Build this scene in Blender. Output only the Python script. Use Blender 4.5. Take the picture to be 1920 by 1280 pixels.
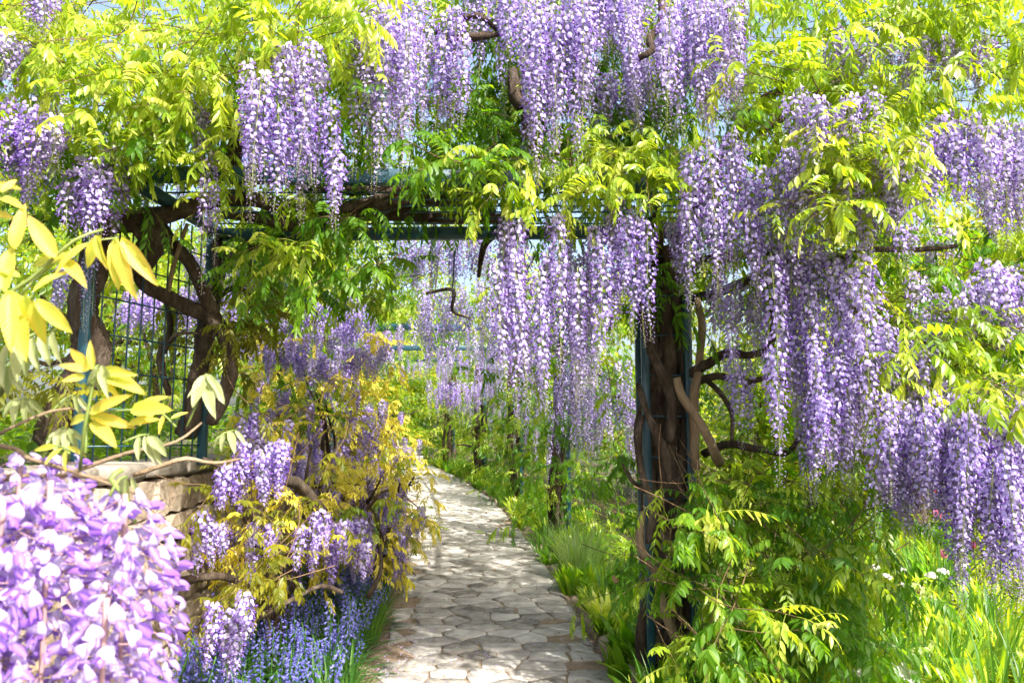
import bpy, bmesh, math
import numpy as np
from mathutils import Vector, Matrix

for o in list(bpy.data.objects):
    bpy.data.objects.remove(o)
SC = bpy.context.scene
COL = SC.collection
R = math.radians

# ------------------------------------------------------------------ camera, sky, sun, exposure
EYE, FPX, PITCH = 1.6, 1493.0, math.atan(180 / 1493.0)
cd = bpy.data.cameras.new('camera')
cam = bpy.data.objects.new('camera', cd)
COL.objects.link(cam)
cam.location = (0, 0, EYE)
cam.rotation_euler = (math.pi / 2 + PITCH, 0, 0)
cd.sensor_fit = 'HORIZONTAL'
cd.sensor_width = 36
cd.lens = 28
cd.clip_start = 0.05
cd.clip_end = 900
cd.dof.use_dof = True
cd.dof.focus_distance = 4.5
cd.dof.aperture_fstop = 11
SC.camera = cam

SUN = Vector((0.46, -0.54, 0.70)).normalized()          # direction towards the sun
world = bpy.data.worlds.new('World')
SC.world = world
world.use_nodes = True
wn = world.node_tree
sky = wn.nodes.new('ShaderNodeTexSky')
sky.sky_type = 'NISHITA'
sky.sun_disc = False
sky.sun_elevation = math.asin(SUN.z)
sky.sun_rotation = math.atan2(SUN.x, SUN.y)
sky.air_density = 1.0
sky.dust_density = 6.0
sky.ozone_density = 0.6
bg = wn.nodes['Background']
bg.inputs['Strength'].default_value = 0.15
wn.links.new(sky.outputs[0], bg.inputs['Color'])
sl = bpy.data.lights.new('sun', 'SUN')
sl.energy = 4.6
sl.angle = R(0.5)
sl.color = (1.0, 0.955, 0.88)
sun = bpy.data.objects.new('sun', sl)
COL.objects.link(sun)
sun.rotation_euler = (-SUN).to_track_quat('-Z', 'Y').to_euler()

SC.view_settings.view_transform = 'Standard'
SC.view_settings.look = 'None'
SC.view_settings.gamma = 1
SC.view_settings.use_curve_mapping = False
SC.view_settings.exposure = 1.58
SC.render.engine = 'CYCLES'
cy = SC.cycles
cy.max_bounces = 7
cy.diffuse_bounces = 4
cy.glossy_bounces = 2
cy.transmission_bounces = 4
cy.transparent_max_bounces = 4
cy.caustics_reflective = False
cy.caustics_refractive = False
cy.use_adaptive_sampling = True
cy.adaptive_threshold = 0.02
cy.use_denoising = True
cy.sample_clamp_indirect = 8
SC.render.filter_size = 1.0

rng = np.random.RandomState(7)
U = rng.uniform


# ------------------------------------------------------------------ helpers
def pix(px, py, Y):
    """The point at depth Y seen at that place of the 1920 x 1280 photograph."""
    u, v = (px - 960) / FPX, (640 - py) / FPX
    yw = math.cos(PITCH) - v * math.sin(PITCH)
    zw = math.sin(PITCH) + v * math.cos(PITCH)
    t = Y / yw
    return np.array((u * t, Y, EYE + zw * t))


def gz(y):
    """height of the ground, rising gently away from the camera"""
    y = np.asarray(y, float)
    return np.where(y < 5, 0, np.where(y < 22, .045 * (y - 5), .765 + .02 * np.minimum(y - 22, 100)))


def pathx(x, y):
    """from path frame (x across, y along) to world x; the path bends to the left far away"""
    y = np.asarray(y, float)
    return x - .0737 * y - .0075 * np.maximum(y - 8, 0) ** 2 * np.where(y < 26, 1, 0) - np.where(y >= 26, .0075 * 324 + .27 * (y - 26), 0)


def mesh_from(name, V, F, mats, mi=None, tint=None, smooth=False):
    V = np.asarray(V, np.float32).reshape(-1, 3)
    F = np.asarray(F, np.int32).reshape(-1, 3)
    me = bpy.data.meshes.new(name)
    n, m = len(V), len(F)
    me.vertices.add(n)
    me.vertices.foreach_set('co', V.ravel())
    me.loops.add(3 * m)
    me.loops.foreach_set('vertex_index', F.ravel())
    me.polygons.add(m)
    me.polygons.foreach_set('loop_start', np.arange(0, 3 * m, 3, dtype=np.int32))
    try:
        me.polygons.foreach_set('loop_total', np.full(m, 3, np.int32))
    except Exception:
        pass
    for k in mats:
        me.materials.append(k)
    if mi is not None:
        me.polygons.foreach_set('material_index', np.asarray(mi, np.int32))
    if smooth:
        me.polygons.foreach_set('use_smooth', np.ones(m, bool))
    if tint is not None:
        a = me.attributes.new('tint', 'FLOAT', 'POINT')
        a.data.foreach_set('value', np.asarray(tint, np.float32))
    me.update(calc_edges=True)
    return me


def obj(name, me, parent=None, kind=None):
    o = bpy.data.objects.new(name, me)
    COL.objects.link(o)
    if parent is not None:
        o.parent = parent
    if kind:
        o['kind'] = kind
    return o


def thing(name, label, cat, loc=(0, 0, 0), group=None):
    o = bpy.data.objects.new(name, None)
    o.empty_display_size = .1
    COL.objects.link(o)
    o.location = loc
    tag(o, label, cat, group)
    return o


def tag(o, label, cat, group=None):
    o['label'] = label
    o['category'] = cat
    if group:
        o['group'] = group


def copy_tree(o, parent=None):
    c = o.copy()
    COL.objects.link(c)
    if parent is not None:
        c.parent = parent
    for ch in list(o.children):
        copy_tree(ch, c)
    return c


class MB:
    """collects triangle pieces"""
    def __init__(s):
        s.V, s.F, s.M, s.T, s.n = [], [], [], [], 0

    def add(s, V, F, m=0, t=None):
        V = np.asarray(V, float).reshape(-1, 3)
        F = np.asarray(F, int).reshape(-1, 3)
        s.V.append(V)
        s.F.append(F + s.n)
        s.M.append(np.full(len(F), m) if np.isscalar(m) else np.asarray(m))
        s.T.append(np.full(len(V), .5) if t is None else (np.full(len(V), t) if np.isscalar(t) else np.asarray(t)))
        s.n += len(V)
        return s

    def arr(s):
        return (np.concatenate(s.V), np.concatenate(s.F), np.concatenate(s.M), np.concatenate(s.T))

    def mesh(s, name, mats, smooth=False):
        V, F, M, T = s.arr()
        return mesh_from(name, V, F, mats, M, T, smooth)


def rotz(a):
    c, s = np.cos(a), np.sin(a)
    return np.array(((c, -s, 0), (s, c, 0), (0, 0, 1)))


def roty(a):
    c, s = np.cos(a), np.sin(a)
    return np.array(((c, 0, s), (0, 1, 0), (-s, 0, c)))


def rotx(a):
    c, s = np.cos(a), np.sin(a)
    return np.array(((1, 0, 0), (0, c, -s), (0, s, c)))


def mat4(Rm, p, s=1.0):
    M = Matrix.Identity(4)
    for i in range(3):
        for j in range(3):
            M[i][j] = Rm[i][j] * s
        M[i][3] = p[i]
    return M


def frame(x, up=(0, 0, 1)):
    x = np.asarray(x, float)
    x = x / np.linalg.norm(x)
    y = np.cross(up, x)
    ny = np.linalg.norm(y)
    y = np.array((0, 1, 0)) if ny < 1e-4 else y / ny
    z = np.cross(x, y)
    return np.stack((x, y, z), 1)


def batch(tm, Rs, ps, ss, tj=None):
    """one template under many transforms, joined"""
    V, F, M, T = tm
    Rs, ps, ss = np.asarray(Rs), np.asarray(ps), np.asarray(ss)
    N, n = len(ps), len(V)
    W = np.einsum('kij,nj->kni', Rs, V) * ss[:, None, None] + ps[:, None, :]
    FF = F[None] + (np.arange(N) * n)[:, None, None]
    TT = np.tile(T, (N, 1))
    if tj is not None:
        TT = np.clip(TT * .5 + tj[:, None] * .5, 0, 1)
    return W.reshape(-1, 3), FF.reshape(-1, 3), np.tile(M, N), TT.ravel()


def smooth_path(pts, rad, step=.06):
    P = np.asarray(pts, float)
    r = np.asarray(rad, float) if not np.isscalar(rad) else np.full(len(P), rad)
    if len(r) != len(P):
        r = np.interp(np.linspace(0, 1, len(P)), np.linspace(0, 1, len(r)), r)
    Q = np.vstack((2 * P[0] - P[1], P, 2 * P[-1] - P[-2]))
    out, ro = [], []
    for i in range(len(P) - 1):
        a, b, c, d = Q[i:i + 4]
        k = max(2, int(np.linalg.norm(c - b) / step))
        for t in np.arange(k) / k:
            out.append(.5 * (2 * b + (c - a) * t + (2 * a - 5 * b + 4 * c - d) * t * t + (3 * b - a - 3 * c + d) * t ** 3))
            ro.append(r[i] * (1 - t) + r[i + 1] * t)
    out.append(P[-1])
    ro.append(r[-1])
    return np.array(out), np.array(ro)


def tube(pts, rad, sides=8, step=.06, rough=0., twist=4., wob=0., cap=True):
    C, r = smooth_path(pts, rad, step)
    n = len(C)
    if wob:
        for ax in range(3):
            ph = U(0, 6.28, 3)
            s = np.arange(n) * step
            C[:, ax] += wob * (np.sin(s * 5 + ph[0]) * .6 + np.sin(s * 11 + ph[1]) * .4) * np.minimum(np.arange(n) / 4, 1)
    Tn = np.gradient(C, axis=0)
    Tn /= np.linalg.norm(Tn, axis=1)[:, None] + 1e-9
    N = np.zeros_like(C)
    a = np.array((1., 0, 0)) if abs(Tn[0][0]) < .8 else np.array((0, 1., 0))
    v = np.cross(Tn[0], a)
    for i in range(n):
        v = v - Tn[i] * np.dot(v, Tn[i])
        v /= np.linalg.norm(v) + 1e-9
        N[i] = v
    B = np.cross(Tn, N)
    ph = np.arange(sides) / sides * 2 * np.pi
    rr = np.repeat(r[:, None], sides, 1)
    if rough:
        s = (np.arange(n) * step)[:, None]
        p = U(0, 6.28, 5)
        f = (np.sin(3 * ph[None] + twist * s + p[0]) * .5 + np.sin(5 * ph[None] - twist * 1.6 * s + p[1]) * .35
             + np.sin(2 * ph[None] + 9 * s + p[2]) * .4 + np.sin(ph[None] + 17 * s + p[3]) * .35)
        rr = rr * (1 + rough * f + rough * .5 * U(-1, 1, rr.shape))
    V = C[:, None] + rr[..., None] * (np.cos(ph)[None, :, None] * N[:, None] + np.sin(ph)[None, :, None] * B[:, None])
    V = V.reshape(-1, 3)
    i, j = np.meshgrid(np.arange(n - 1), np.arange(sides), indexing='ij')
    a_, b_ = i * sides + j, i * sides + (j + 1) % sides
    c_, d_ = a_ + sides, b_ + sides
    F = np.concatenate((np.stack((a_, b_, d_), -1).reshape(-1, 3), np.stack((a_, d_, c_), -1).reshape(-1, 3)))
    if cap:
        V = np.vstack((V, C[-1:], C[:1]))
        e = (n - 1) * sides
        j = np.arange(sides)
        F = np.vstack((F, np.stack((e + j, e + (j + 1) % sides, np.full(sides, n * sides)), -1),
                       np.stack(((j + 1) % sides, j, np.full(sides, n * sides + 1)), -1)))
    return V, F


def box_arr(sx, sy, sz, c=(0, 0, 0), bev=.004):
    """chamfered box as triangles"""
    bm = bmesh.new()
    bmesh.ops.create_cube(bm, size=1)
    for v in bm.verts:
        v.co = Vector((v.co.x * sx, v.co.y * sy, v.co.z * sz))
    if bev:
        bmesh.ops.bevel(bm, geom=bm.edges[:], offset=min(bev, .3 * min(sx, sy, sz)), segments=1, affect='EDGES')
    bmesh.ops.triangulate(bm, faces=bm.faces[:])
    bm.verts.ensure_lookup_table()
    V = np.array([v.co[:] for v in bm.verts]) + np.asarray(c)
    F = np.array([[v.index for v in f.verts] for f in bm.faces])
    bm.free()
    return V, F


def bar(a, b, w, h, bev=.004):
    """square section bar from a to b"""
    a, b = np.asarray(a, float), np.asarray(b, float)
    d = b - a
    L = np.linalg.norm(d)
    V, F = box_arr(L, w, h, bev=bev)
    fr = frame(d) if abs(d[2]) < .95 * L else np.stack((d / L, np.array((0, 1., 0)), np.cross(d / L, (0, 1., 0))), 1)
    return V @ fr.T + (a + b) / 2, F


# ------------------------------------------------------------------ materials
def newmat(name):
    m = bpy.data.materials.new(name)
    m.use_nodes = True
    nt = m.node_tree
    nt.nodes.clear()
    out = nt.nodes.new('ShaderNodeOutputMaterial')
    return m, nt, out


def ramp(nt, cols):
    r = nt.nodes.new('ShaderNodeValToRGB')
    e = r.color_ramp.elements
    while len(e) < len(cols):
        e.new(.5)
    for i, (p, c) in enumerate(cols):
        e[i].position = p
        e[i].color = (*c, 1)
    return r


def leafmat(name, cols, tcols, trans=.5, rough=.42, spec=.35, obrand=.5):
    m, nt, out = newmat(name)
    N, L = nt.nodes, nt.links
    at = N.new('ShaderNodeAttribute')
    at.attribute_name = 'tint'
    oi = N.new('ShaderNodeObjectInfo')
    mx = N.new('ShaderNodeMix')
    mx.inputs[0].default_value = obrand
    L.new(at.outputs['Fac'], mx.inputs[2])
    L.new(oi.outputs['Random'], mx.inputs[3])
    geo = N.new('ShaderNodeNewGeometry')
    nz = N.new('ShaderNodeTexNoise')
    nz.inputs['Scale'].default_value = 2.2
    nz.inputs['Detail'].default_value = 2
    L.new(geo.outputs['Position'], nz.inputs['Vector'])
    ad = N.new('ShaderNodeMath')
    ad.operation = 'MULTIPLY_ADD'
    L.new(nz.outputs['Fac'], ad.inputs[0])
    ad.inputs[1].default_value = .9
    ad.inputs[2].default_value = -.45
    a2 = N.new('ShaderNodeMath')
    a2.operation = 'ADD'
    a2.use_clamp = True
    L.new(ad.outputs[0], a2.inputs[0])
    L.new(mx.outputs[0], a2.inputs[1])
    r1, r2 = ramp(nt, cols), ramp(nt, tcols)
    L.new(a2.outputs[0], r1.inputs[0])
    L.new(a2.outputs[0], r2.inputs[0])
    p = N.new('ShaderNodeBsdfPrincipled')
    p.inputs['Roughness'].default_value = rough
    p.inputs['Specular IOR Level'].default_value = spec
    L.new(r1.outputs[0], p.inputs['Base Color'])
    t = N.new('ShaderNodeBsdfTranslucent')
    L.new(r2.outputs[0], t.inputs['Color'])
    ms = N.new('ShaderNodeMixShader')
    ms.inputs[0].default_value = trans
    L.new(p.outputs[0], ms.inputs[1])
    L.new(t.outputs[0], ms.inputs[2])
    L.new(ms.outputs[0], out.inputs['Surface'])
    return m


def noisemat(name, cols, scale=6., detail=6., rough=.85, bump=.3, bscale=None, stretch=None, coord='Object', obrand=0., spec=.3, metallic=0., wave=False):
    m, nt, out = newmat(name)
    N, L = nt.nodes, nt.links
    tc = N.new('ShaderNodeTexCoord')
    mp = N.new('ShaderNodeMapping')
    if stretch:
        mp.inputs['Scale'].default_value = stretch
    if coord == 'World':
        ge = N.new('ShaderNodeNewGeometry')
        L.new(ge.outputs['Position'], mp.inputs[0])
    else:
        L.new(tc.outputs[coord], mp.inputs[0])
    nz = N.new('ShaderNodeTexNoise')
    nz.inputs['Scale'].default_value = scale
    nz.inputs['Detail'].default_value = detail
    nz.inputs['Roughness'].default_value = .65
    L.new(mp.outputs[0], nz.inputs['Vector'])
    fac = nz.outputs['Fac']
    if obrand:
        oi = N.new('ShaderNodeObjectInfo')
        a = N.new('ShaderNodeMath')
        a.operation = 'MULTIPLY_ADD'
        L.new(oi.outputs['Random'], a.inputs[0])
        a.inputs[1].default_value = obrand
        a.inputs[2].default_value = -obrand / 2
        b = N.new('ShaderNodeMath')
        b.operation = 'ADD'
        b.use_clamp = True
        L.new(a.outputs[0], b.inputs[0])
        L.new(fac, b.inputs[1])
        fac = b.outputs[0]
    r = ramp(nt, cols)
    L.new(fac, r.inputs[0])
    p = N.new('ShaderNodeBsdfPrincipled')
    p.inputs['Roughness'].default_value = rough
    p.inputs['Metallic'].default_value = metallic
    p.inputs['Specular IOR Level'].default_value = spec
    L.new(r.outputs[0], p.inputs['Base Color'])
    if bump:
        n2 = N.new('ShaderNodeTexNoise')
        n2.inputs['Scale'].default_value = bscale or scale * 4
        n2.inputs['Detail'].default_value = 8
        n2.inputs['Roughness'].default_value = .7
        L.new(mp.outputs[0], n2.inputs['Vector'])
        bp = N.new('ShaderNodeBump')
        bp.inputs['Strength'].default_value = bump
        bp.inputs['Distance'].default_value = .045
        L.new(n2.outputs['Fac'], bp.inputs['Height'])
        L.new(bp.outputs[0], p.inputs['Normal'])
    L.new(p.outputs[0], out.inputs['Surface'])
    return m


YG = leafmat('leaf_young', [(0, (.10, .20, .012)), (.45, (.24, .34, .025)), (.8, (.42, .47, .07)), (1, (.52, .56, .18))],
             [(0, (.32, .54, .008)), (.5, (.60, .72, .016)), (1, (.86, .86, .10))], .52, rough=.36, spec=.5)
MG = leafmat('leaf_green', [(0, (.035, .105, .008)), (.5, (.075, .175, .010)), (1, (.14, .23, .014))],
             [(0, (.12, .34, .006)), (.5, (.26, .50, .008)), (1, (.48, .62, .012))], .52)
DG = leafmat('leaf_shade', [(0, (.026, .085, .009)), (.5, (.052, .135, .011)), (1, (.10, .19, .016))],
             [(0, (.08, .25, .006)), (.5, (.17, .38, .008)), (1, (.32, .48, .012))], .5)
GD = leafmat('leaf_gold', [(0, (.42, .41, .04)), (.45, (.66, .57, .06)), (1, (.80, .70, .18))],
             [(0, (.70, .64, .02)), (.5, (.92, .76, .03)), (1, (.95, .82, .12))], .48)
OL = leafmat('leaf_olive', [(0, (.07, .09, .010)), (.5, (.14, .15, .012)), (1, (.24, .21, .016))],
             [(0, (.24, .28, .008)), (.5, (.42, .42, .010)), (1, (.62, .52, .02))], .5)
FGL = leafmat('leaf_foreground', [(0, (.30, .38, .05)), (.35, (.50, .52, .08)), (.62, (.62, .52, .09)), (.82, (.62, .42, .07)), (1, (.70, .62, .36))],
              [(0, (.62, .74, .03)), (.45, (.86, .84, .05)), (.75, (.90, .68, .05)), (1, (.86, .82, .34))], .5, rough=.42, obrand=.4)
PALE = leafmat('leaf_unfolding', [(0, (.22, .26, .10)), (1, (.36, .38, .2))], [(0, (.45, .55, .12)), (1, (.6, .66, .3))], .4)
BANNER = leafmat('petal_lilac', [(0, (.31, .255, .56)), (.5, (.42, .365, .65)), (.85, (.54, .49, .72)), (1, (.66, .62, .76))],
                 [(0, (.46, .36, .78)), (1, (.70, .62, .86))], .42, rough=.6, spec=.15, obrand=.3)
WING = leafmat('petal_purple', [(0, (.17, .075, .40)), (.5, (.27, .14, .52)), (1, (.42, .28, .64))],
               [(0, (.29, .12, .58)), (1, (.50, .32, .74))], .4, rough=.6, spec=.15, obrand=.3)
BANNER2 = leafmat('petal_violet', [(0, (.30, .21, .60)), (.5, (.41, .32, .69)), (1, (.60, .52, .79))],
                  [(0, (.38, .25, .74)), (1, (.60, .48, .84))], .42, rough=.6, spec=.15, obrand=.3)
WING2 = leafmat('petal_deep_violet', [(0, (.13, .05, .40)), (.5, (.21, .095, .49)), (1, (.33, .19, .60))],
                [(0, (.23, .09, .58)), (1, (.40, .22, .7))], .4, rough=.6, spec=.15, obrand=.3)
FBAN = leafmat('petal_near', [(0, (.33, .22, .61)), (.35, (.46, .36, .67)), (.7, (.59, .51, .73)), (.86, (.65, .60, .74)), (.97, (.76, .72, .54))],
               [(0, (.50, .37, .78)), (1, (.74, .65, .84))], .45, rough=.6, spec=.15, obrand=.22)
FWIN = leafmat('petal_near_wing', [(0, (.24, .10, .50)), (.5, (.43, .28, .67)), (1, (.64, .54, .78))],
               [(0, (.36, .16, .68)), (1, (.66, .50, .82))], .45, rough=.6, spec=.15, obrand=.3)
BUD = leafmat('petal_bud', [(0, (.42, .32, .60)), (1, (.62, .54, .74))], [(0, (.5, .36, .7)), (1, (.7, .56, .8))], .35, rough=.6, spec=.2)
STALK = leafmat('flower_stalk', [(0, (.16, .22, .05)), (1, (.28, .30, .10))], [(0, (.2, .3, .03)), (1, (.4, .45, .06))], .2)
PSTALK = leafmat('flower_stalk_pink', [(0, (.34, .22, .22)), (1, (.46, .30, .30))], [(0, (.4, .2, .3)), (1, (.5, .3, .3))], .2)
BELL = leafmat('bluebell_petal', [(0, (.09, .09, .40)), (.5, (.16, .16, .53)), (1, (.29, .28, .65))],
               [(0, (.12, .12, .5)), (1, (.34, .34, .8))], .35, rough=.6, spec=.2)
GRASS = leafmat('blade_green', [(0, (.035, .11, .015)), (.5, (.07, .17, .025)), (1, (.13, .23, .04))],
                [(0, (.12, .34, .015)), (.5, (.26, .5, .02)), (1, (.48, .64, .05))], .48, rough=.4)
GRASSP = leafmat('blade_pale', [(0, (.12, .20, .06)), (1, (.24, .32, .13))], [(0, (.3, .5, .08)), (1, (.5, .62, .18))], .45, rough=.4)
DBLADE = leafmat('blade_dark', [(0, (.018, .07, .018)), (1, (.05, .13, .03))], [(0, (.05, .2, .02)), (1, (.15, .34, .03))], .4, rough=.32)
TULIP = leafmat('tulip_wine', [(0, (.16, .008, .05)), (1, (.36, .03, .12))], [(0, (.3, .01, .08)), (1, (.5, .06, .2))], .35)
TPINK = leafmat('tulip_pink', [(0, (.60, .10, .28)), (1, (.75, .3, .42))], [(0, (.7, .15, .35)), (1, (.8, .35, .5))], .35)
TRED = leafmat('tulip_red', [(0, (.5, .03, .012)), (1, (.65, .10, .02))], [(0, (.6, .05, .02)), (1, (.75, .15, .03))], .35)
WHITE = leafmat('petal_white', [(0, (.66, .66, .62)), (1, (.8, .8, .78))], [(0, (.6, .62, .5)), (1, (.75, .75, .7))], .3)
TREE1 = leafmat('leaf_tree', [(0, (.04, .11, .012)), (.5, (.08, .17, .015)), (1, (.14, .22, .02))],
                [(0, (.18, .40, .012)), (.5, (.38, .58, .016)), (1, (.62, .70, .03))], .5)
TREE2 = leafmat('leaf_tree_yellow', [(0, (.08, .14, .012)), (.5, (.16, .22, .018)), (1, (.25, .28, .03))],
                [(0, (.34, .48, .012)), (.5, (.62, .66, .018)), (1, (.82, .76, .05))], .5)
BARK = noisemat('bark', [(.28, (.024, .016, .011)), (.48, (.070, .048, .032)), (.62, (.13, .10, .075)), (.78, (.22, .185, .15))], 16, 10, .92, 1.0, 46, (1, 1, .28))
BARKP = noisemat('bark_pale', [(.25, (.12, .085, .05)), (.55, (.25, .18, .11)), (.8, (.38, .30, .21))], 12, 8, .85, .6, 40, (1, 1, .5))
TWIG = noisemat('twig_bark', [(.3, (.07, .04, .02)), (.7, (.17, .11, .06))], 14, 4, .9, .3)
STEEL = noisemat('painted_steel', [(.3, (.008, .040, .060)), (.6, (.014, .060, .085)), (.8, (.03, .09, .11))], 7, 5, .38, .12, 60, spec=.5)
STONE = noisemat('path_stone', [(.24, (.13, .12, .105)), (.40, (.28, .26, .23)), (.56, (.40, .375, .34)), (.80, (.54, .52, .48))], 7, 10, .88, .8, 30, obrand=.34, coord='World')
JOINT = noisemat('path_dirt', [(.25, (.14, .10, .07)), (.5, (.25, .185, .125)), (.75, (.36, .28, .205))], 7, 9, .95, .8, 40)
SOIL = noisemat('soil', [(.3, (.03, .026, .014)), (.6, (.06, .06, .02)), (.8, (.09, .10, .03))], 5, 8, .95, .7, 30)
WALLM = noisemat('wall_stone', [(.2, (.17, .125, .085)), (.45, (.31, .24, .17)), (.65, (.42, .345, .26)), (.85, (.50, .43, .34))], 5, 9, .9, .9, 18, obrand=.4, coord='World')
MORTAR = noisemat('wall_mortar', [(.3, (.14, .11, .08)), (.7, (.28, .23, .17))], 7, 8, .95, .8, 30)
COPING = noisemat('wall_coping', [(.3, (.14, .12, .10)), (.7, (.30, .27, .22))], 5, 8, .9, .6, 25)


def veins(m):
    nt = m.node_tree
    N, L = nt.nodes, nt.links
    tc = N.new('ShaderNodeTexCoord')
    sp = N.new('ShaderNodeSeparateXYZ')
    L.new(tc.outputs['Object'], sp.inputs[0])
    ab = N.new('ShaderNodeMath'); ab.operation = 'ABSOLUTE'
    L.new(sp.outputs['Y'], ab.inputs[0])
    m1 = N.new('ShaderNodeMath'); m1.operation = 'MULTIPLY_ADD'
    L.new(ab.outputs[0], m1.inputs[0]); m1.inputs[1].default_value = -1.1
    L.new(sp.outputs['X'], m1.inputs[2])
    m2 = N.new('ShaderNodeMath'); m2.operation = 'MULTIPLY'
    L.new(m1.outputs[0], m2.inputs[0]); m2.inputs[1].default_value = 70
    m3 = N.new('ShaderNodeMath'); m3.operation = 'SINE'
    L.new(m2.outputs[0], m3.inputs[0])
    m4 = N.new('ShaderNodeMath'); m4.operation = 'POWER'; m4.use_clamp = True
    m5 = N.new('ShaderNodeMath'); m5.operation = 'MULTIPLY_ADD'; m5.inputs[1].default_value = .5; m5.inputs[2].default_value = .5
    L.new(m3.outputs[0], m5.inputs[0]); L.new(m5.outputs[0], m4.inputs[0]); m4.inputs[1].default_value = 3
    bp = N.new('ShaderNodeBump'); bp.inputs['Strength'].default_value = .28; bp.inputs['Distance'].default_value = .0012
    L.new(m4.outputs[0], bp.inputs['Height'])
    for n in N:
        if n.type in ('BSDF_PRINCIPLED', 'BSDF_TRANSLUCENT'):
            L.new(bp.outputs[0], n.inputs['Normal'])


veins(FGL)
veins(PALE)

# ------------------------------------------------------------------ plant pieces
def leaflet_arr(L, W, hq, curl=.15, fold=.22):
    """leaflet along +X, blade in XY, folded up along its midrib, tip curling down"""
    if hq:
        xs = np.array((0, .22, .5, .78, 1.0))
        ws = np.array((0, .8, 1.0, .62, 0)) * W / 2
        V, F = [(0, 0, 0)], []
        for x, w in zip(xs[1:4], ws[1:4]):
            z = -curl * L * x * x
            V += [(x * L, -w, z + fold * w), (x * L, 0, z), (x * L, w, z + fold * w)]
        V.append((L, 0, -curl * L))
        F += [(0, 1, 2), (0, 2, 3)]
        for a in (1, 4):
            b = a + 3
            F += [(a, b, a + 1), (a + 1, b, b + 1), (a + 1, b + 1, a + 2), (a + 2, b + 1, b + 2)]
        F += [(7, 10, 8), (8, 10, 9)]
    else:
        m = .42
        V = [(0, 0, 0), (m * L, -W / 2, fold * W / 2 - curl * L * m * m), (m * L, 0, -curl * L * m * m), (m * L, W / 2, fold * W / 2 - curl * L * m * m), (L, 0, -curl * L)]
        F = [(0, 1, 2), (0, 2, 3), (1, 4, 2), (2, 4, 3)]
    return np.array(V), np.array(F)


def compound_leaf(seed, pitch, hq, Lr=.24, n=6, ll=.088, lw=.030, droop=.95):
    r = np.random.RandomState(seed)
    mb = MB()
    k = 9
    ang = pitch
    p = np.zeros(3)
    P = [p.copy()]
    bend = r.uniform(-.25, .25)
    yaw = 0
    for i in range(k):
        p = p + np.array((math.cos(ang) * math.cos(yaw), math.cos(ang) * math.sin(yaw), math.sin(ang))) * Lr / k
        P.append(p.copy())
        ang -= r.uniform(.06, .14)
        ang = max(ang, -1.45)
        yaw += bend / k
    P = np.array(P)
    V, F = tube(P[::2 if not hq else 1], (.0022, .0012), 3, .05, cap=False)
    mb.add(V, F, 0, .5)
    for i in range(n + 1):
        s = .22 + .78 * i / n
        f = s * k
        a = min(int(f), k - 1)
        q = P[a] + (P[a + 1] - P[a]) * (f - a)
        d = P[a + 1] - P[a]
        d = d / np.linalg.norm(d)
        side = np.cross((0, 0, 1), d)
        side /= np.linalg.norm(side) + 1e-6
        for sg in ((-1, 1) if i < n else (0,)):
            sz = (1 - .35 * abs(s - .6)) * r.uniform(.85, 1.12) * (.75 if s > .9 else 1)
            dd = d * r.uniform(.35, .6) + side * sg * r.uniform(.55, .85) + np.array((0, 0, -1)) * r.uniform(.45, 1.0) * droop
            if sg == 0:
                dd = d + np.array((0, 0, -.4 * droop))
            V, F = leaflet_arr(ll * sz, lw * sz, hq, r.uniform(.05, .3), r.uniform(.1, .45))
            upv = np.array((0, 0, 1.)) + side * -sg * .5 + r.uniform(-.35, .35, 3)
            mb.add(V @ frame(dd, upv).T + q, F, 0, r.uniform(0, 1))
    return mb.arr()


PITCHES = [.6, .25, -.05, -.35, -.7, -1.1]
LV = np.random.RandomState(99)
LEAFP = [dict(Lr=LV.uniform(.17, .28), n=4 + i % 4, ll=LV.uniform(.066, .094), lw=LV.uniform(.021, .031), droop=LV.uniform(.5, 1.3)) for i in range(18)]
LEAF_HQ = [compound_leaf(i, PITCHES[i % 6], True, **LEAFP[i]) for i in range(18)]
LEAF_LQ = [compound_leaf(i, PITCHES[i % 6], False, **LEAFP[i]) for i in range(18)]


def flower_low(r):
    """small pea flower facing +X: pale banner, darker wings and keel"""
    j = lambda s=.08: r.uniform(-s, s)
    op = r.uniform(.75, 1.1)
    V = np.array([(.10, 0, .42), (.05, 0, 0), (.0 + j(), -.52 * op, .22), (-.16 + j(), -.42 * op, .78), (-.26 + j(), 0, 1.0), (-.16 + j(), .42 * op, .78), (.0 + j(), .52 * op, .22),
                  (.08, 0, .12), (.55 + j(), -.24, .02), (.80 + j(), 0, -.22), (.55 + j(), .24, .02), (.40, 0, -.34)])
    F = [(0, 1, 2), (0, 2, 3), (0, 3, 4), (0, 4, 5), (0, 5, 6), (0, 6, 1), (7, 8, 9), (7, 9, 10), (7, 11, 8), (7, 10, 11), (8, 11, 9), (9, 11, 10)]
    M = [0] * 6 + [1] * 6
    return V, np.array(F), np.array(M)


RARR = {}


def keep(me, a):
    RARR[me.name] = a
    return me


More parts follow.
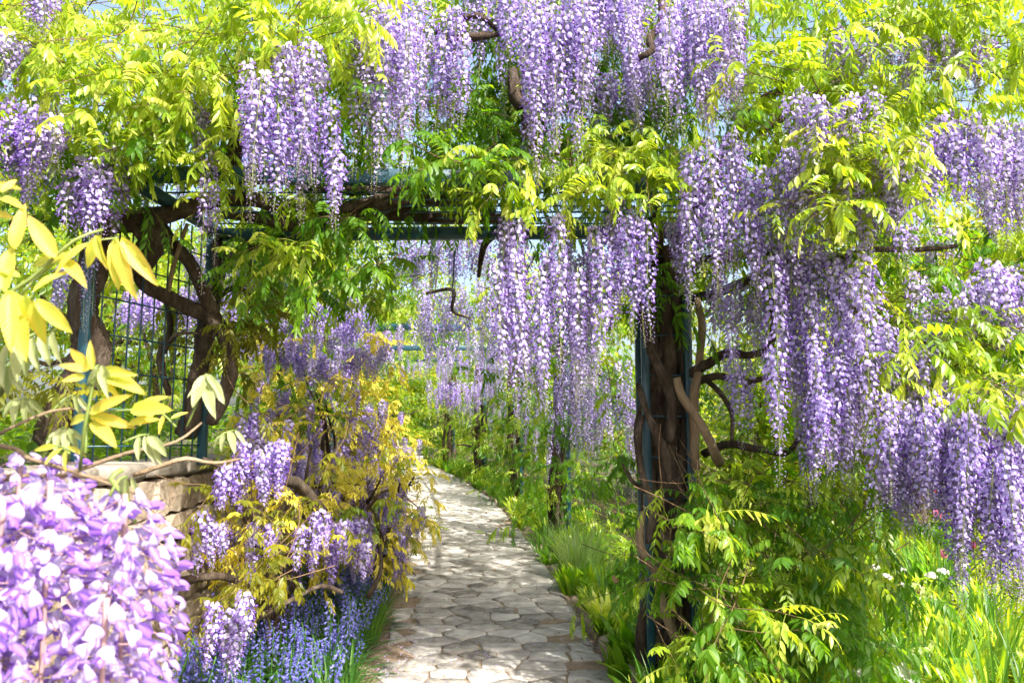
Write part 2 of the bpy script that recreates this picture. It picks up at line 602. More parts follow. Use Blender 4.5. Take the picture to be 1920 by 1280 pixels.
def raceme(L, n, rad, fs, seed, bud_from=.8, taper=.55, sway=.02):
    """hanging wisteria flower cluster from the origin down"""
    r = np.random.RandomState(seed)
    mb = MB()
    ph0 = r.uniform(0, 6.28, 3)
    cx = lambda t: np.array((sway * math.sin(2.4 * t + ph0[0]) - sway * math.sin(ph0[0]), sway * math.sin(2.1 * t + ph0[1]) - sway * math.sin(ph0[1]), -L * t))
    P = np.array([cx(t) for t in np.linspace(0, 1, 7)])
    V, F = tube(P, (.0028, .0012), 4, .1)
    mb.add(V, F, 2, .4)
    for i in range(n):
        t = .03 + .97 * (i + r.uniform(-.4, .4)) / n
        t = min(max(t, .01), 1)
        c = cx(t)
        phi = i * 2.39996 + r.uniform(-.5, .5)
        prof = min(1, .45 + t * 6) * (1 if t < taper else 1 - .72 * (t - taper) / (1 - taper))
        rr = rad * prof * r.uniform(.65, 1.15)
        out = np.array((math.cos(phi), math.sin(phi), 0))
        e = c + out * rr + np.array((0, 0, r.uniform(-.45, .05) * rr))
        s = fs * r.uniform(.85, 1.18) * (1 if t < taper else 1 - .5 * (t - taper) / (1 - taper))
        # stalk as a thin three sided sliver
        w = .0011
        sd = np.array((-out[1], out[0], 0)) * w
        mb.add([c + sd, c - sd, e, c + np.array((0, 0, w * 1.5))], [(0, 1, 2), (0, 2, 3), (1, 3, 2)], 2, .5)
        if t > bud_from and r.rand() < .25 + 3.5 * (t - bud_from):
            b = s * .75
            d = out * .7 + np.array((0, 0, -.5 + r.uniform(-.3, .3)))
            Rm = frame(d)
            V = np.array([(0, 0, 0), (.45, .22, 0), (.45, -.11, .19), (.45, -.11, -.19), (1.1, 0, 0)]) * b
            mb.add(V @ Rm.T + e, [(0, 1, 2), (0, 2, 3), (0, 3, 1), (4, 2, 1), (4, 3, 2), (4, 1, 3)], 3, r.rand())
            continue
        V, F, M = flower_low(r)
        Rm = rotz(phi + r.uniform(-.7, .7)) @ roty(r.uniform(-.45, .45)) @ rotx(r.uniform(-.4, .4))
        mb.add((V * s) @ Rm.T + e, F, M, np.concatenate((np.full(7, r.rand()), np.full(5, r.rand()))))
    return mb.arr()


MATS_L = [BANNER, WING, STALK, BUD]
MATS_V = [BANNER2, WING2, STALK, BUD]
LENS = [.3, .42, .55, .7, .85, 1.0]
RAC = {}
for li, L_ in enumerate(LENS):
    for v in range(3):
        a = raceme(L_, int(36 + 165 * L_), .040 + .007 * v, .0225, 100 + li * 7 + v, .74 - .07 * v, (.5, .4, .3)[v])
        RAC[(li, v, 0)] = keep(mesh_from('raceme_mesh', a[0], a[1], MATS_L, a[2], a[3]), a)
        RAC[(li, v, 1)] = keep(mesh_from('raceme_mesh', a[0], a[1], MATS_V, a[2], a[3]), a)
SHORT = []
for v in range(5):
    a = raceme((.2, .24, .28, .32, .26)[v], (75, 85, 95, 105, 90)[v], .036, .022, 300 + v, .86, .4, .012)
    SHORT.append(keep(mesh_from('short_raceme_mesh', a[0], a[1], MATS_V if v % 2 else MATS_L, a[2], a[3]), a))
SPARSE = []
for v in range(2):
    a = raceme((.62, .75)[v], (62, 80)[v], .034, .025, 340 + v, .42, .3, .015)
    SPARSE.append(keep(mesh_from('budding_raceme_mesh', a[0], a[1], MATS_L, a[2], a[3]), a))
LEAFMESH = {}


def leaf_mesh(v, m):
    k = (v, m.name)
    if k not in LEAFMESH:
        a = LEAF_HQ[v]
        LEAFMESH[k] = mesh_from('compound_leaf_mesh', a[0], a[1], [m], None, a[3])
    return LEAFMESH[k]


class Plant:
    """collects the leaves, racemes and wood of one wisteria and links them under one Empty"""
    def __init__(s, label, loc, group=None, cat='wisteria'):
        s.root = thing('wisteria', label, cat, loc, group)
        s.o = np.asarray(loc, float)
        s.leaves = []          # (pos, yaw, tilt, scale, variant, material)
        s.racs = []            # (mesh, pos, yaw, scale)
        s.tw = MB()

    def wood(s, name, pts, rad, sides=12, step=.045, rough=.2, twist=6, wob=.014, m=None):
        V, F = tube(pts, rad, sides, step, rough, twist, wob)
        return obj(name, mesh_from(name, V - s.o, F, [m or BARK], None, None, True), s.root)

    def shoot(s, base, axis, n, m, scale=1., twig=True, L=None):
        axis = np.asarray(axis, float)
        axis = axis / np.linalg.norm(axis)
        L = L or .055 * n * scale
        pts = [base - axis * .27 + np.array((U(-.05, .05), U(-.05, .05), .10)), base - axis * .15 + np.array((0, 0, .05))]
        for i in range(4):
            t = i / 3
            pts.append(base + axis * L * t + np.array((0, 0, -.25 * L * t * t)))
        pts = np.array(pts)
        if twig:
            V, F = tube(pts, (.0036, .0014), 4, .12, cap=False)
            s.tw.add(V, F)
        az = U(0, 6.28)
        ya = math.atan2(axis[1], axis[0])
        for i in range(n):
            t = (i + .5) / n
            q = base + axis * L * t + np.array((0, 0, -.25 * L * t * t))
            az += 2.4 + U(-.4, .4)
            yaw = ya + (az % 6.28 - 3.14) * (.85 - .45 * t)
            s.leaves.append((q, yaw, U(-.2, .2, 2), scale * U(.8, 1.15) * (1 - .25 * t), rng.randint(18), m))

    def fill(s, x0, y0, x1, y1, d0, d1, n, m, scale=1., nl=(5, 9), dirb=(0, -.6, -.1), m2=None, mix=.3):
        """n shoots over a window of the view at depths d0..d1"""
        for _ in range(n):
            p = pix(U(x0, x1), U(y0, y1), U(d0, d1))
            ax = np.array(dirb) + rng.normal(0, .6, 3) * np.array((1, .8, .45))
            mm = m2 if (m2 is not None and rng.rand() < mix) else m
            s.shoot(p, ax, rng.randint(*nl), mm, scale)

    def fillbox(s, lo, hi, n, m, scale=1., nl=(5, 8), m2=None, mix=.3, bend=True):
        for _ in range(n):
            p = np.array([U(lo[i], hi[i]) for i in range(3)])
            if bend:
                p[0] = pathx(p[0], p[1])
                p[2] += gz(p[1])
            mm = m2 if (m2 is not None and rng.rand() < mix) else m
            s.shoot(p, rng.normal(0, 1, 3) * np.array((1, 1, .35)), rng.randint(*nl), mm, scale)

    def hang(s, x0, x1, yt, yb, d, n, kind=0, dj=.18, tj=.4, bj=.36):
        """n racemes hanging between image heights yt and yb at about depth d"""
        xs = np.linspace(x0, x1, n + 2)[1:-1] + U(-1, 1, n) * (x1 - x0) / (n + 1) * .6
        for x in xs:
            dd = d + U(-dj, dj) * min(d / 4, 2)
            H = (yb - yt) * 1.06
            if kind < 2 and n > 2:
                pass
            top = pix(x, yt + U(-.2, tj) * H * .5, dd)
            bot = pix(x, yb - U(0, bj) * H, dd)
            ln = max(.15, top[2] - bot[2])
            if kind == 2:
                k = rng.randint(2)
                s.racs.append((SPARSE[k], top, U(0, 6.28), ln / (.62, .75)[k]))
                continue
            if kind == 3:
                k = rng.randint(5)
                s.racs.append((SHORT[k], top, U(0, 6.28), U(.85, 1.2) * (1 if ln < .4 else 1.15)))
                continue
            li = int(np.argmin([abs(q - ln) for q in LENS]))
            s.racs.append((RAC[(li, rng.randint(3), kind)], top, U(0, 6.28), min(1.25, max(.75, ln / LENS[li]))))

    def finish(s, limit=300, rlimit=300):
        eye = np.array((0, 0, EYE))
        if s.leaves:
            inv = []
            for l in s.leaves:
                p = l[0]
                q = p - eye
                ok = q[1] > .3 and abs(q[0] / q[1]) < .66 and -.36 < q[2] / q[1] < .62
                inv.append(np.linalg.norm(q) + (0 if ok else 100))
            order = np.argsort(inv)
            near, rest = order[:limit], order[limit:]
            for i in near:
                p, yaw, tl, sc, v, m = s.leaves[i]
                o = bpy.data.objects.new('leaf', leaf_mesh(v, m))
                COL.objects.link(o)
                o.parent = s.root
                o.matrix_local = mat4(rotz(yaw) @ rotx(tl[0]) @ roty(tl[1]), p - s.o, sc)
            if len(rest):
                mb, mats = MB(), []
                key = {}
                for i in rest:
                    l = s.leaves[i]
                    key.setdefault((l[4], l[5].name), []).append(l)
                for (v, mn), ls in key.items():
                    m = ls[0][5]
                    if m not in mats:
                        mats.append(m)
                    Rs = [rotz(l[1]) @ rotx(l[2][0]) @ roty(l[2][1]) for l in ls]
                    V, F, M, T = batch(LEAF_LQ[v], Rs, [l[0] - s.o for l in ls], [l[3] for l in ls], U(0, 1, len(ls)))
                    mb.add(V, F, mats.index(m), T)
                obj('foliage', mb.mesh('foliage', mats), s.root, 'stuff')
        def away(r_):
            q = r_[1] - eye
            return np.linalg.norm(q) + (0 if abs(q[0] / q[1]) < .66 and q[2] / q[1] < .75 else 100)
        s.racs.sort(key=away)
        if len(s.racs) > rlimit:
            mb, mats = MB(), []
            for (me, p, yaw, sc) in s.racs[rlimit:]:
                V, F, M, T = RARR[me.name]
                for m in me.materials:
                    if m not in mats:
                        mats.append(m)
                mb.add(V * sc @ rotz(yaw).T + p - s.o, F, np.array([mats.index(m) for m in me.materials])[M], T)
            obj('flower_mass', mb.mesh('flower_mass', mats), s.root, 'stuff')
        for i, (me, p, yaw, sc) in enumerate(s.racs[:rlimit]):
            o = bpy.data.objects.new('flower_cluster', me)
            COL.objects.link(o)
            o.parent = s.root
            o.matrix_local = mat4(rotz(yaw) @ rotx(U(-.06, .06)) @ roty(U(-.06, .06)), p - s.o, sc)
        if s.tw.n:
            V, F, M, T = s.tw.arr()
            obj('twig_tangle', mesh_from('twig_tangle', V - s.o, F, [TWIG]), s.root, 'stuff')


def PX(*pts):
    return np.array([pix(*p) for p in pts])


# ------------------------------------------------------------------ the setting: ground, path, terrace
def ground_sheet():
    xs = np.concatenate((np.linspace(-300, -14, 8), np.linspace(-10, 12, 45), np.linspace(16, 300, 8)))
    ys = np.concatenate((np.linspace(-40, -2, 5), np.linspace(0, 34, 69), np.linspace(40, 600, 12)))
    X, Y = np.meshgrid(xs, ys)
    Z = gz(Y) + .02 * np.sin(X * 2.1 + Y) * np.sin(Y * 1.7) - .04
    V = np.stack((X, Y, Z), -1).reshape(-1, 3)
    n = len(xs)
    i, j = np.meshgrid(np.arange(len(ys) - 1), np.arange(n - 1), indexing='ij')
    a = (i * n + j).ravel()
    F = np.concatenate((np.stack((a, a + 1, a + n + 1), 1), np.stack((a, a + n + 1, a + n), 1)))
    obj('ground', mesh_from('ground', V, F, [SOIL], None, None, True), None, 'structure')


ground_sheet()
PW0, PW1 = -.52, 1.08          # path edges in the path frame
path = obj('path', None, None, 'structure')


def dirt_sheet():
    ys = np.linspace(1.5, 24, 110)
    xs = np.linspace(PW0 - .12, PW1 + .1, 12)
    V, F = [], []
    for y in ys:
        for k, x in enumerate(xs):
            e = .05 * math.sin(y * 3.1 + k) if k in (0, 11) else 0
            V.append((pathx(x + e, y), y, float(gz(y)) + .004 + U(0, .006) + (-.03 if k in (0, 11) else 0)))
    n = 12
    for i in range(len(ys) - 1):
        for j in range(n - 1):
            a = i * n + j
            F += [(a, a + 1, a + n + 1), (a, a + n + 1, a + n)]
    obj('dirt_bed', mesh_from('dirt_bed', V, F, [JOINT], None, None, True), path)


dirt_sheet()


def clip(poly, p, nrm):
    out = []
    for i in range(len(poly)):
        a, b = poly[i], poly[(i + 1) % len(poly)]
        da, db = np.dot(a - p, nrm), np.dot(b - p, nrm)
        if da <= 0:
            out.append(a)
        if da * db < 0:
            out.append(a + (b - a) * da / (da - db))
    return out


def crazy_paving():
    pts = []
    y = 3.0
    while y < 23.5:
        x = PW0 + U(0, .2)
        while x < PW1:
            pts.append((x + U(-.075, .075), y + U(-.07, .07)))
            x += U(.19, .40)
        y += U(.15, .22)
    pts = np.array(pts)
    S = np.array((1., 1.35))          # wider than long
    cells = []
    for i, p in enumerate(pts):
        q = p * S
        d = np.linalg.norm(pts * S - q, axis=1)
        nb = np.argsort(d)[1:16]
        poly = [q + np.array(c) * .6 for c in ((-1, -1), (1, -1), (1, 1), (-1, 1))]
        for k in nb:
            w = pts[k] * S
            n = (w - q) / np.linalg.norm(w - q)
            poly = clip(poly, (q + w) / 2 - n * U(.005, .015), n)
            if len(poly) < 3:
                break
        if len(poly) < 3:
            continue
        poly = np.array(poly) / S
        poly[:, 0] = np.clip(poly[:, 0], PW0 + U(0, .05), PW1 - U(.0, .05))
        cells.append((p, poly))
    cells.sort(key=lambda c: c[0][1])
    rest = MB()
    for k, (p, poly) in enumerate(cells):
        # drop needle edges, add a point on long edges for a broken outline
        out = []
        m = len(poly)
        for i in range(m):
            a, b = poly[i], poly[(i + 1) % m]
            if np.linalg.norm(b - a) < .02:
                continue
            out.append(a)
            if np.linalg.norm(b - a) > .12:
                out.append(a * .66 + b * .34 + U(-.011, .011, 2))
                out.append(a * .34 + b * .66 + U(-.011, .011, 2))
        if len(out) < 3:
            continue
        out = np.array(out)
        ar = .5 * abs(np.sum(out[:, 0] * np.roll(out[:, 1], -1) - out[:, 1] * np.roll(out[:, 0], -1)))
        if ar < .006:
            continue
        if p[0] > PW1 - .25 and rng.rand() < .3 or p[0] < PW0 + .15 and rng.rand() < .45:
            continue
        c = out.mean(0)
        h = U(.004, .012)
        tx, ty = U(-.008, .008, 2)
        rings = []
        for f, z in ((1.0, -.02), (1.0, h * .6), (.975, h), (.5, h + .001)):
            g = c + (out - c) * f
            rings.append(np.stack((pathx(g[:, 0], g[:, 1]), g[:, 1], gz(g[:, 1]) + .008 + z + (g[:, 0] - c[0]) * tx + (g[:, 1] - c[1]) * ty + (U(-.002, .002, len(g)) if z > h * .9 else 0)), 1))
        n = len(out)
        V = np.vstack(rings + [rings[-1].mean(0)[None]])
        F = []
        for r_ in range(3):
            for i in range(n):
                a, b = r_ * n + i, r_ * n + (i + 1) % n
                F += [(a, b, b + n), (a, b + n, a + n)]
        for i in range(n):
            F.append((3 * n + i, 3 * n + (i + 1) % n, 4 * n))
        if k < 310:
            o = rings[-1].mean(0)
            me = mesh_from('paving_stone', V - o, F, [STONE])
            b = obj('paving_stone', me, path)
            b.location = o
        else:
            rest.add(V, F)
    if rest.n:
        obj('paving_stones_far', rest.mesh('paving_stones_far', [STONE]), path, 'stuff').name = 'distant_paving'


crazy_paving()
for i in range(4):                                   # low steps at the far end
    y = 23.6 + .5 * i
    V, F = box_arr(1.5, .5, .16, bev=.015)
    o = obj('step', mesh_from('step', V, F, [STONE]), path)
    o.location = (pathx(.28, y), y, float(gz(23.6)) + .05 + .13 * i)
    o.rotation_euler.z = .25
# fallen petals
mb = MB()
for _ in range(620):
    y = 4.6 + abs(rng.normal(0, 2.2))
    x = rng.choice((U(PW0, PW0 + .4), U(PW0, PW1)))
    a = U(0, 6.28)
    V, F = leaflet_arr(.018, .013, False)
    mb.add(V @ rotz(a).T + (pathx(x, y), y, float(gz(y)) + .04), F, 0, rng.rand())
o = obj('fallen_petals', mb.mesh('fallen_petals', [BANNER2]), None, 'stuff')
lit = MB()
for _ in range(420):
    y = 3.8 + abs(rng.normal(0, 4))
    x = rng.choice((U(PW0 - .05, PW0 + .3), U(PW1 - .35, PW1 + .05), U(PW0, PW1)))
    V, F = leaflet_arr(U(.015, .05), U(.006, .014), False, U(-.3, .5))
    lit.add(V @ rotz(U(0, 6.28)).T + (pathx(x, y), y, float(gz(y)) + .032), F, int(rng.rand() < .45), rng.rand())
lo = obj('leaf_litter', lit.mesh('leaf_litter', [TWIG, OL]), None, 'stuff')
tag(lo, 'brown and olive leaf litter strewn along the edges of the stone path', 'leaf litter')
tag(o, 'fallen lilac petals scattered over the stone path', 'petals')

# edging stones on the right side of the path
edge = thing('path_edging', 'low row of rough edging stones along the right side of the path', 'edging', (pathx(1.14, 8), 8, float(gz(8))))
y = 3.2
while y < 19:
    l = U(.16, .34)
    V, F = box_arr(.1 + U(0, .04), l * .93, U(.10, .15), bev=.03)
    V = V + rng.normal(0, .006, V.shape)
    o = obj('edging_stone', mesh_from('edging_stone', V, F, [WALLM], None, None, False), edge)
    o.location = Vector((pathx(1.16 + U(-.02, .02), y + l / 2), y + l / 2, float(gz(y)) + .0 + U(-.03, .015))) - edge.location
    o.rotation_euler = (U(-.06, .06), U(-.1, .1), math.atan(.0737) + max(0, y - 8) * .015 + U(-.06, .06))
    y += l * U(1.0, 1.5)

# terrace and retaining wall on the left
WX = -1.78
V, F = [], []
ys = np.linspace(-3, 16, 30)
for y in ys:
    x = pathx(WX - .3, y)
    V += [(x, y, 1.38), (x - 3, y, 1.42), (x - 9, y, 1.6), (x - 60, y, 2.2)]
for i in range(len(ys) - 1):
    for j in range(3):
        a = i * 4 + j
        F += [(a, a + 4, a + 5), (a, a + 5, a + 1)]
obj('terrace_ground', mesh_from('terrace_ground', V, F, [SOIL]), None, 'structure')
wall = thing('stone_wall', 'rough pale rubble retaining wall behind the bluebells and wisterias on the left', 'wall', (pathx(WX, 5), 5, 0))
V, F = [], []
for y in ys:
    x = pathx(WX, y) - .06
    V += [(x, y, -.1), (x, y, 1.36), (x - .36, y, 1.36), (x - .36, y, -.1)]
for i in range(len(ys) - 1):
    for j in range(3):
        a = i * 4 + j
        F += [(a, a + 1, a + 5), (a, a + 5, a + 4)]
V = np.array(V) - np.array(wall.location)
obj('mortar_core', mesh_from('mortar_core', V, F, [MORTAR]), wall)
z = 0.
cnt = 0
while z < 1.32:
    h = min(U(.13, .22), 1.36 - z)
    if 1.36 - z - h < .06:
        h = 1.36 - z
    y = 2.4 + U(0, .2)
    while y < 8.6:
        l = U(.18, .44)
        bm = bmesh.new()
        bmesh.ops.create_cube(bm, size=1)
        bmesh.ops.subdivide_edges(bm, edges=bm.edges[:], cuts=1, use_grid_fill=True)
        for v in bm.verts:
            k = sum(abs(c) > .4 for c in v.co)
            f = {1: 1.06, 2: 1.0, 3: .88, 0: 1}[k]
            v.co = Vector((v.co.x * .14 * f, v.co.y * (l - .018) * f, v.co.z * (h - .018) * f)) + Vector(U(-.011, .011, 3))
        bmesh.ops.triangulate(bm, faces=bm.faces[:])
        me = bpy.data.meshes.new('stone')
        bm.to_mesh(me)
        bm.free()
        me.materials.append(WALLM)
        o = obj('stone', me, wall)
        o.location = Vector((pathx(WX, y + l / 2) - .03 + U(-.02, .02), y + l / 2, z + h / 2)) - wall.location
        o.rotation_euler = (U(-.05, .05), U(-.05, .05), math.atan(.0737))
        y += l
        cnt += 1
    z += h
y = 2.2
while y < 9:
    l = U(.5, .8)
    V, F = box_arr(.46, l - .012, .09, bev=.02)
    V = V + rng.normal(0, .004, V.shape)
    o = obj('coping_slab', mesh_from('coping_slab', V, F, [COPING]), wall)
    o.location = Vector((pathx(WX, y + l / 2) - .18, y + l / 2, 1.41)) - wall.location
    o.rotation_euler = (U(-.01, .01), U(-.01, .01), math.atan(.0737))
    y += l


# ------------------------------------------------------------------ steel pergola
def steel(parent, name, a, b, w, h=None):
    V, F = bar(a, b, w, h or w)
    o_ = np.array(parent.location)
    return obj(name, mesh_from(name, V - o_, F, [STEEL]), parent)


def rod(parent, name, a, b, r=.005):
    V, F = tube([a, b], r, 5, 3)
    return obj(name, mesh_from(name, V - np.array(parent.location), F, [STEEL], None, None, True), parent)


FRL, BKL = pix(238, 352, 4.45), pix(338, 437, 5.45)       # left corner of the roof, front and back
FRL[0] = pathx(-1.83, 4.45)
BKL[0] = pathx(-1.70, 5.45)
RX0, RX1 = pix(1212, 800, 5.3)[0], pix(1293, 800, 5.3)[0]
RY0, RY1 = 5.3, 5.55
TOPZ = 2.98
perg = thing('metal_pergola', 'dark teal steel pergola bay with a wire trellis panel standing across the path', 'pergola', (float(FRL[0]), 4.45, 1.4))
zt = float(FRL[2])
zb = float(BKL[2])
fl, bl = np.array((pix(160, 640, 4.45)[0], 4.45, 1.42)), np.array((BKL[0], 5.45, 1.42))
steel(perg, 'post', fl, (fl[0], 4.45, zt - .04), .055)
steel(perg, 'post', bl, (BKL[0], 5.45, zb + .04), .055)
steel(perg, 'side_rail', (FRL[0], 4.40, zt + .02), (BKL[0], 5.50, zb + .03), .05, .07)
steel(perg, 'side_rail', (FRL[0] + .09, 4.40, zt - .02), (BKL[0] + .09, 5.50, zb - .01), .05, .05)
steel(perg, 'front_beam', (fl[0] - .1, 4.47, zt + .09), (pix(1250, 330, 4.6)[0], 4.6, zt + .09), .06, .09)
steel(perg, 'back_beam', (BKL[0] - .02, 5.5, zb + .0), (RX1 + .1, 5.42, zb + .0), .06, .085)
for x in (RX0, RX1):
    for yy in (RY0, RY1):
        steel(perg, 'post', (x, yy, -.05), (x, yy, zb - .05), .052)
for k in range(11):
    zz = .12 + .27 * k
    for a, b in (((RX0, RY0), (RX1, RY0)), ((RX1, RY0), (RX1, RY1)), ((RX0, RY0), (RX0, RY1)), ((RX0, RY1), (RX1, RY1))):
        rod(perg, 'tie_rod', (*a, zz), (*b, zz), .006)
steel(perg, 'top_rail', (RX1, 4.4, zb + .05), (RX1, 5.6, zb + .05), .05, .06)
# trellis panel between the two left posts
for k in range(1, 10):
    t = k / 10
    a = fl * (1 - t) + bl * t
    rod(perg, 'trellis_rod', a, (a[0], a[1], (zt * (1 - t) + zb * t)), .0055)
for k in range(7):
    z_ = 1.55 + k * .215
    rod(perg, 'trellis_rod', (fl[0], fl[1], z_), (bl[0], bl[1], z_), .0055)
# roof wires
for k in range(1, 7):
    t = k / 7
    y = 4.5 + .95 * t
    zz = zt * (1 - t) + zb * t + .03
    rod(perg, 'roof_wire', (FRL[0] * (1 - t) + BKL[0] * t, y, zz), (RX1, y, zz), .006)
for k in range(9):
    x = FRL[0] + .35 * (k + .6)
    rod(perg, 'roof_wire', (x, 4.5, zt + .045), (x, 5.48, zb + .05), .005)
for k in range(4):
    x = BKL[0] + .2 + .16 * k
    rod(perg, 'brace', (x, 5.46, zb + .05), (x + .5, 5.1, zb + .14), .005)

ARCH_Y = [10.2, 14.2, 18.2, 22.]
ORD = ['nearest', 'second', 'third', 'last']
arches = []
for i, y in enumerate(ARCH_Y):
    g = float(gz(y))
    a = thing('pergola_arch', ['dark steel arch over the path, first one behind the pergola bay',
                               'dark steel arch over the path, second behind the pergola bay',
                               'dark steel arch over the path, third behind the pergola bay',
                               'dark steel arch at the far end of the path'][i], 'pergola', (float(pathx(.3, y)), y, g), 'steel arches over the path')
    xl, xr = pathx(-1.5, y), pathx(1.5, y)
    for x in (xl, xr):
        steel(a, 'post', (x, y, g - .05), (x, y, g + 2.75), .06)
    steel(a, 'beam', (xl - .1, y, g + 2.78), (xr + .1, y, g + 2.78), .06, .09)
    y0 = y - 4 if i else 5.6
    for x_ in (-1.5, 1.5):
        z0 = float(gz(y0)) + 2.85
        steel(a, 'side_rail', (pathx(x_, y0), y0, z0), (pathx(x_, y), y - .04, g + 2.85), .05, .05)
    for k in range(5):
        rod(a, 'roof_wire', (pathx(-1.2 + .6 * k, y0), y0, float(gz(y0)) + 2.9), (pathx(-1.2 + .6 * k, y), y, g + 2.87), .006)

# ------------------------------------------------------------------ wisteria on the right pillar
pxm = .5 * (RX0 + RX1)
A = Plant('old wisteria twining up the right steel pillar, its lilac clusters and yellow-green leaves spilling right', (pxm, 5.42, 0))
stems = [(.16, .052, .8, 0), (.15, .044, -.9, 1.3), (.13, .06, .6, 2.4), (.17, .036, 1.2, 3.4), (.14, .05, -.6, 4.2), (.18, .03, -1.3, 5.2), (.1, .065, .4, 5.9), (.19, .026, 1.6, .6),
         (.12, .05, -.4, .9), (.11, .055, .9, 3.0), (.17, .04, -1.0, 2.0), (.08, .06, .3, 4.8), (.18, .034, .7, 5.5)]
for rr, r0, tw, ph in stems:
    pts, rad = [], []
    for k in range(13):
        z_ = -.05 + k * .245
        a_ = ph + tw * z_ + .35 * math.sin(z_ * 3 + ph)
        q = .86 * rr * (1 + .22 * math.sin(z_ * 4.1 + ph * 2)) * (1.1 - .03 * k)
        pts.append((pxm + q * math.cos(a_), 5.42 + q * math.sin(a_), z_))
        rad.append(.9 * r0 * (1.25 - .04 * k) * U(.9, 1.1))
    A.wood('stem', pts, rad, 14, .03, .19, 7, .012)
# loose runners of the pillar
A.wood('stem', PX((1200, 560, 5.2), (1215, 640, 5.1), (1240, 700, 5.1), (1262, 760, 5.12), (1250, 830, 5.1)), (.022, .03, .03), 8)
A.wood('stem', PX((1196, 720, 5.2), (1225, 800, 5.1), (1245, 860, 5.1), (1262, 930, 5.1)), (.02, .03, .03), 8)
A.wood('stem', PX((1205, 780, 5.2), (1195, 830, 5.15), (1202, 890, 5.1), (1222, 950, 5.1), (1215, 1020, 5.1)), (.022, .026), 8)
A.wood('stem', PX((1205, 960, 5.2), (1200, 1020, 5.1), (1225, 1070, 5.1), (1245, 1140, 5.1), (1280, 1220, 5.0)), (.022, .03), 8, m=BARKP)
A.wood('cut_branch', PX((1268, 708, 4.95), (1285, 752, 4.93), (1310, 790, 4.93), (1337, 838, 4.95), (1350, 870, 5.05)), (.024, .029, .026, .03), 12, .02, .16, m=BARKP)
A.wood('branch', PX((1308, 560, 5.3), (1312, 640, 5.1), (1310, 700, 5.1), (1302, 760, 5.15), (1308, 880, 5.2)), (.022, .03, .03), 8, m=BARKP)
A.wood('branch', PX((1300, 700, 5.2), (1330, 678, 5.0), (1362, 660, 4.9), (1400, 664, 4.8), (1440, 650, 4.75), (1450, 610, 4.7), (1446, 560, 4.7)), (0.0351, 0.02808, 0.02496, 0.02028, 0.01716), 9, .03, .16)
A.wood('branch', PX((1310, 715, 5.2), (1350, 700, 5.0), (1400, 714, 4.9), (1450, 708, 4.85), (1495, 725, 4.8)), (0.02652, 0.0234, 0.01872, 0.01248), 8, .03, .16)
A.wood('branch', PX((1320, 710, 5.2), (1350, 735, 5.0), (1372, 775, 4.9), (1375, 830, 4.8)), (0.01872, 0.0156, 0.01092), 7)
A.wood('branch', PX((1320, 850, 5.3), (1370, 832, 5.0), (1430, 838, 4.8), (1475, 848, 4.7), (1500, 812, 4.6)), (0.02808, 0.0234, 0.01872, 0.01248), 8, .03, .16)
A.wood('branch', PX((1290, 1000, 5.3), (1335, 985, 5.0), (1375, 965, 4.8), (1420, 930, 4.7)), (0.02652, 0.02184, 0.01248), 8)
A.wood('branch', PX((1210, 920, 5.3), (1185, 900, 5.2), (1165, 870, 5.2)), (0.01872, 0.01404, 0.0078), 7)
A.wood('branch', PX((1240, -30, 4.5), (1236, 40, 4.4), (1215, 70, 4.35), (1222, 90, 4.3), (1198, 106, 4.3)), (0.0234, 0.02184, 0.02028, 0.01716), 9, .03, .18)
A.wood('branch', PX((1225, 500, 5.4), (1235, 440, 5.3), (1225, 380, 5.1), (1180, 330, 4.9), (1120, 300, 4.8)), (0.0468, 0.039, 0.0312, 0.02184), 9, .04, .16)
A.wood('branch', PX((1270, 480, 5.4), (1300, 400, 5.1), (1350, 300, 4.8), (1420, 200, 4.6), (1465, 165, 4.5)), (0.0429, 0.0351, 0.0273, 0.01404), 9, .04, .16)
A.wood('branch', PX((1430, 186, 4.6), (1466, 172, 4.55), (1468, 140, 4.5)), (0.0156, 0.01248, 0.0078), 7)
A.wood('branch', PX((1290, 500, 5.5), (1420, 470, 5.0), (1520, 500, 4.7), (1640, 470, 4.5), (1790, 460, 4.5)), (0.039, 0.0312, 0.0234, 0.01092), 8, .05, .16)
A.wood('branch', PX((1300, 560, 5.5), (1450, 520, 5.0), (1560, 560, 4.8), (1700, 640, 4.6), (1850, 680, 4.5)), (0.0351, 0.02808, 0.02028, 0.00936), 8, .05, .16)
A.wood('branch', PX((1420, 250, 4.8), (1560, 160, 4.7), (1640, 100, 4.6), (1760, 60, 4.6)), (0.0234, 0.01872, 0.00936), 8, .05, .16)
A.wood('branch', PX((1600, 110, 4.7), (1650, 85, 4.65), (1700, 70, 4.6)), (0.0156, 0.00936), 6)
A.wood('branch', PX((1830, 160, 4.6), (1850, 120, 4.6), (1905, 95, 4.6)), (0.01404, 0.01092, 0.00624), 6)

H = A.hang
H(925, 1000, 420, 810, 4.25, 6)
H(930, 1000, 430, 800, 4.9, 4)
H(1000, 1140, 430, 800, 4.3, 10, bj=.45)
H(1000, 1140, 440, 790, 5.0, 6, bj=.45)
H(1100, 1235, 120, 300, 4.9, 8)
H(1130, 1220, 385, 650, 4.25, 8)
H(1170, 1215, 520, 705, 4.3, 1, 2)
H(1280, 1440, 270, 600, 4.1, 15, tj=.6)
H(1440, 1545, 285, 490, 4.1, 8)
H(1277, 1293, 500, 720, 4.5, 1, 2)
H(1325, 1450, 540, 720, 4.65, 7)
H(1360, 1405, 640, 850, 4.6, 3)
H(1430, 1640, 490, 930, 4.2, 20, tj=.7)
H(1490, 1620, 690, 975, 4.15, 9)
H(1690, 1860, 225, 430, 4.05, 16, 0)
H(1850, 1935, 240, 430, 4.15, 9)
H(1470, 1640, 175, 310, 3.95, 8)
H(1560, 1700, 260, 420, 4.6, 6)
H(1660, 1750, 80, 200, 4.2, 6)
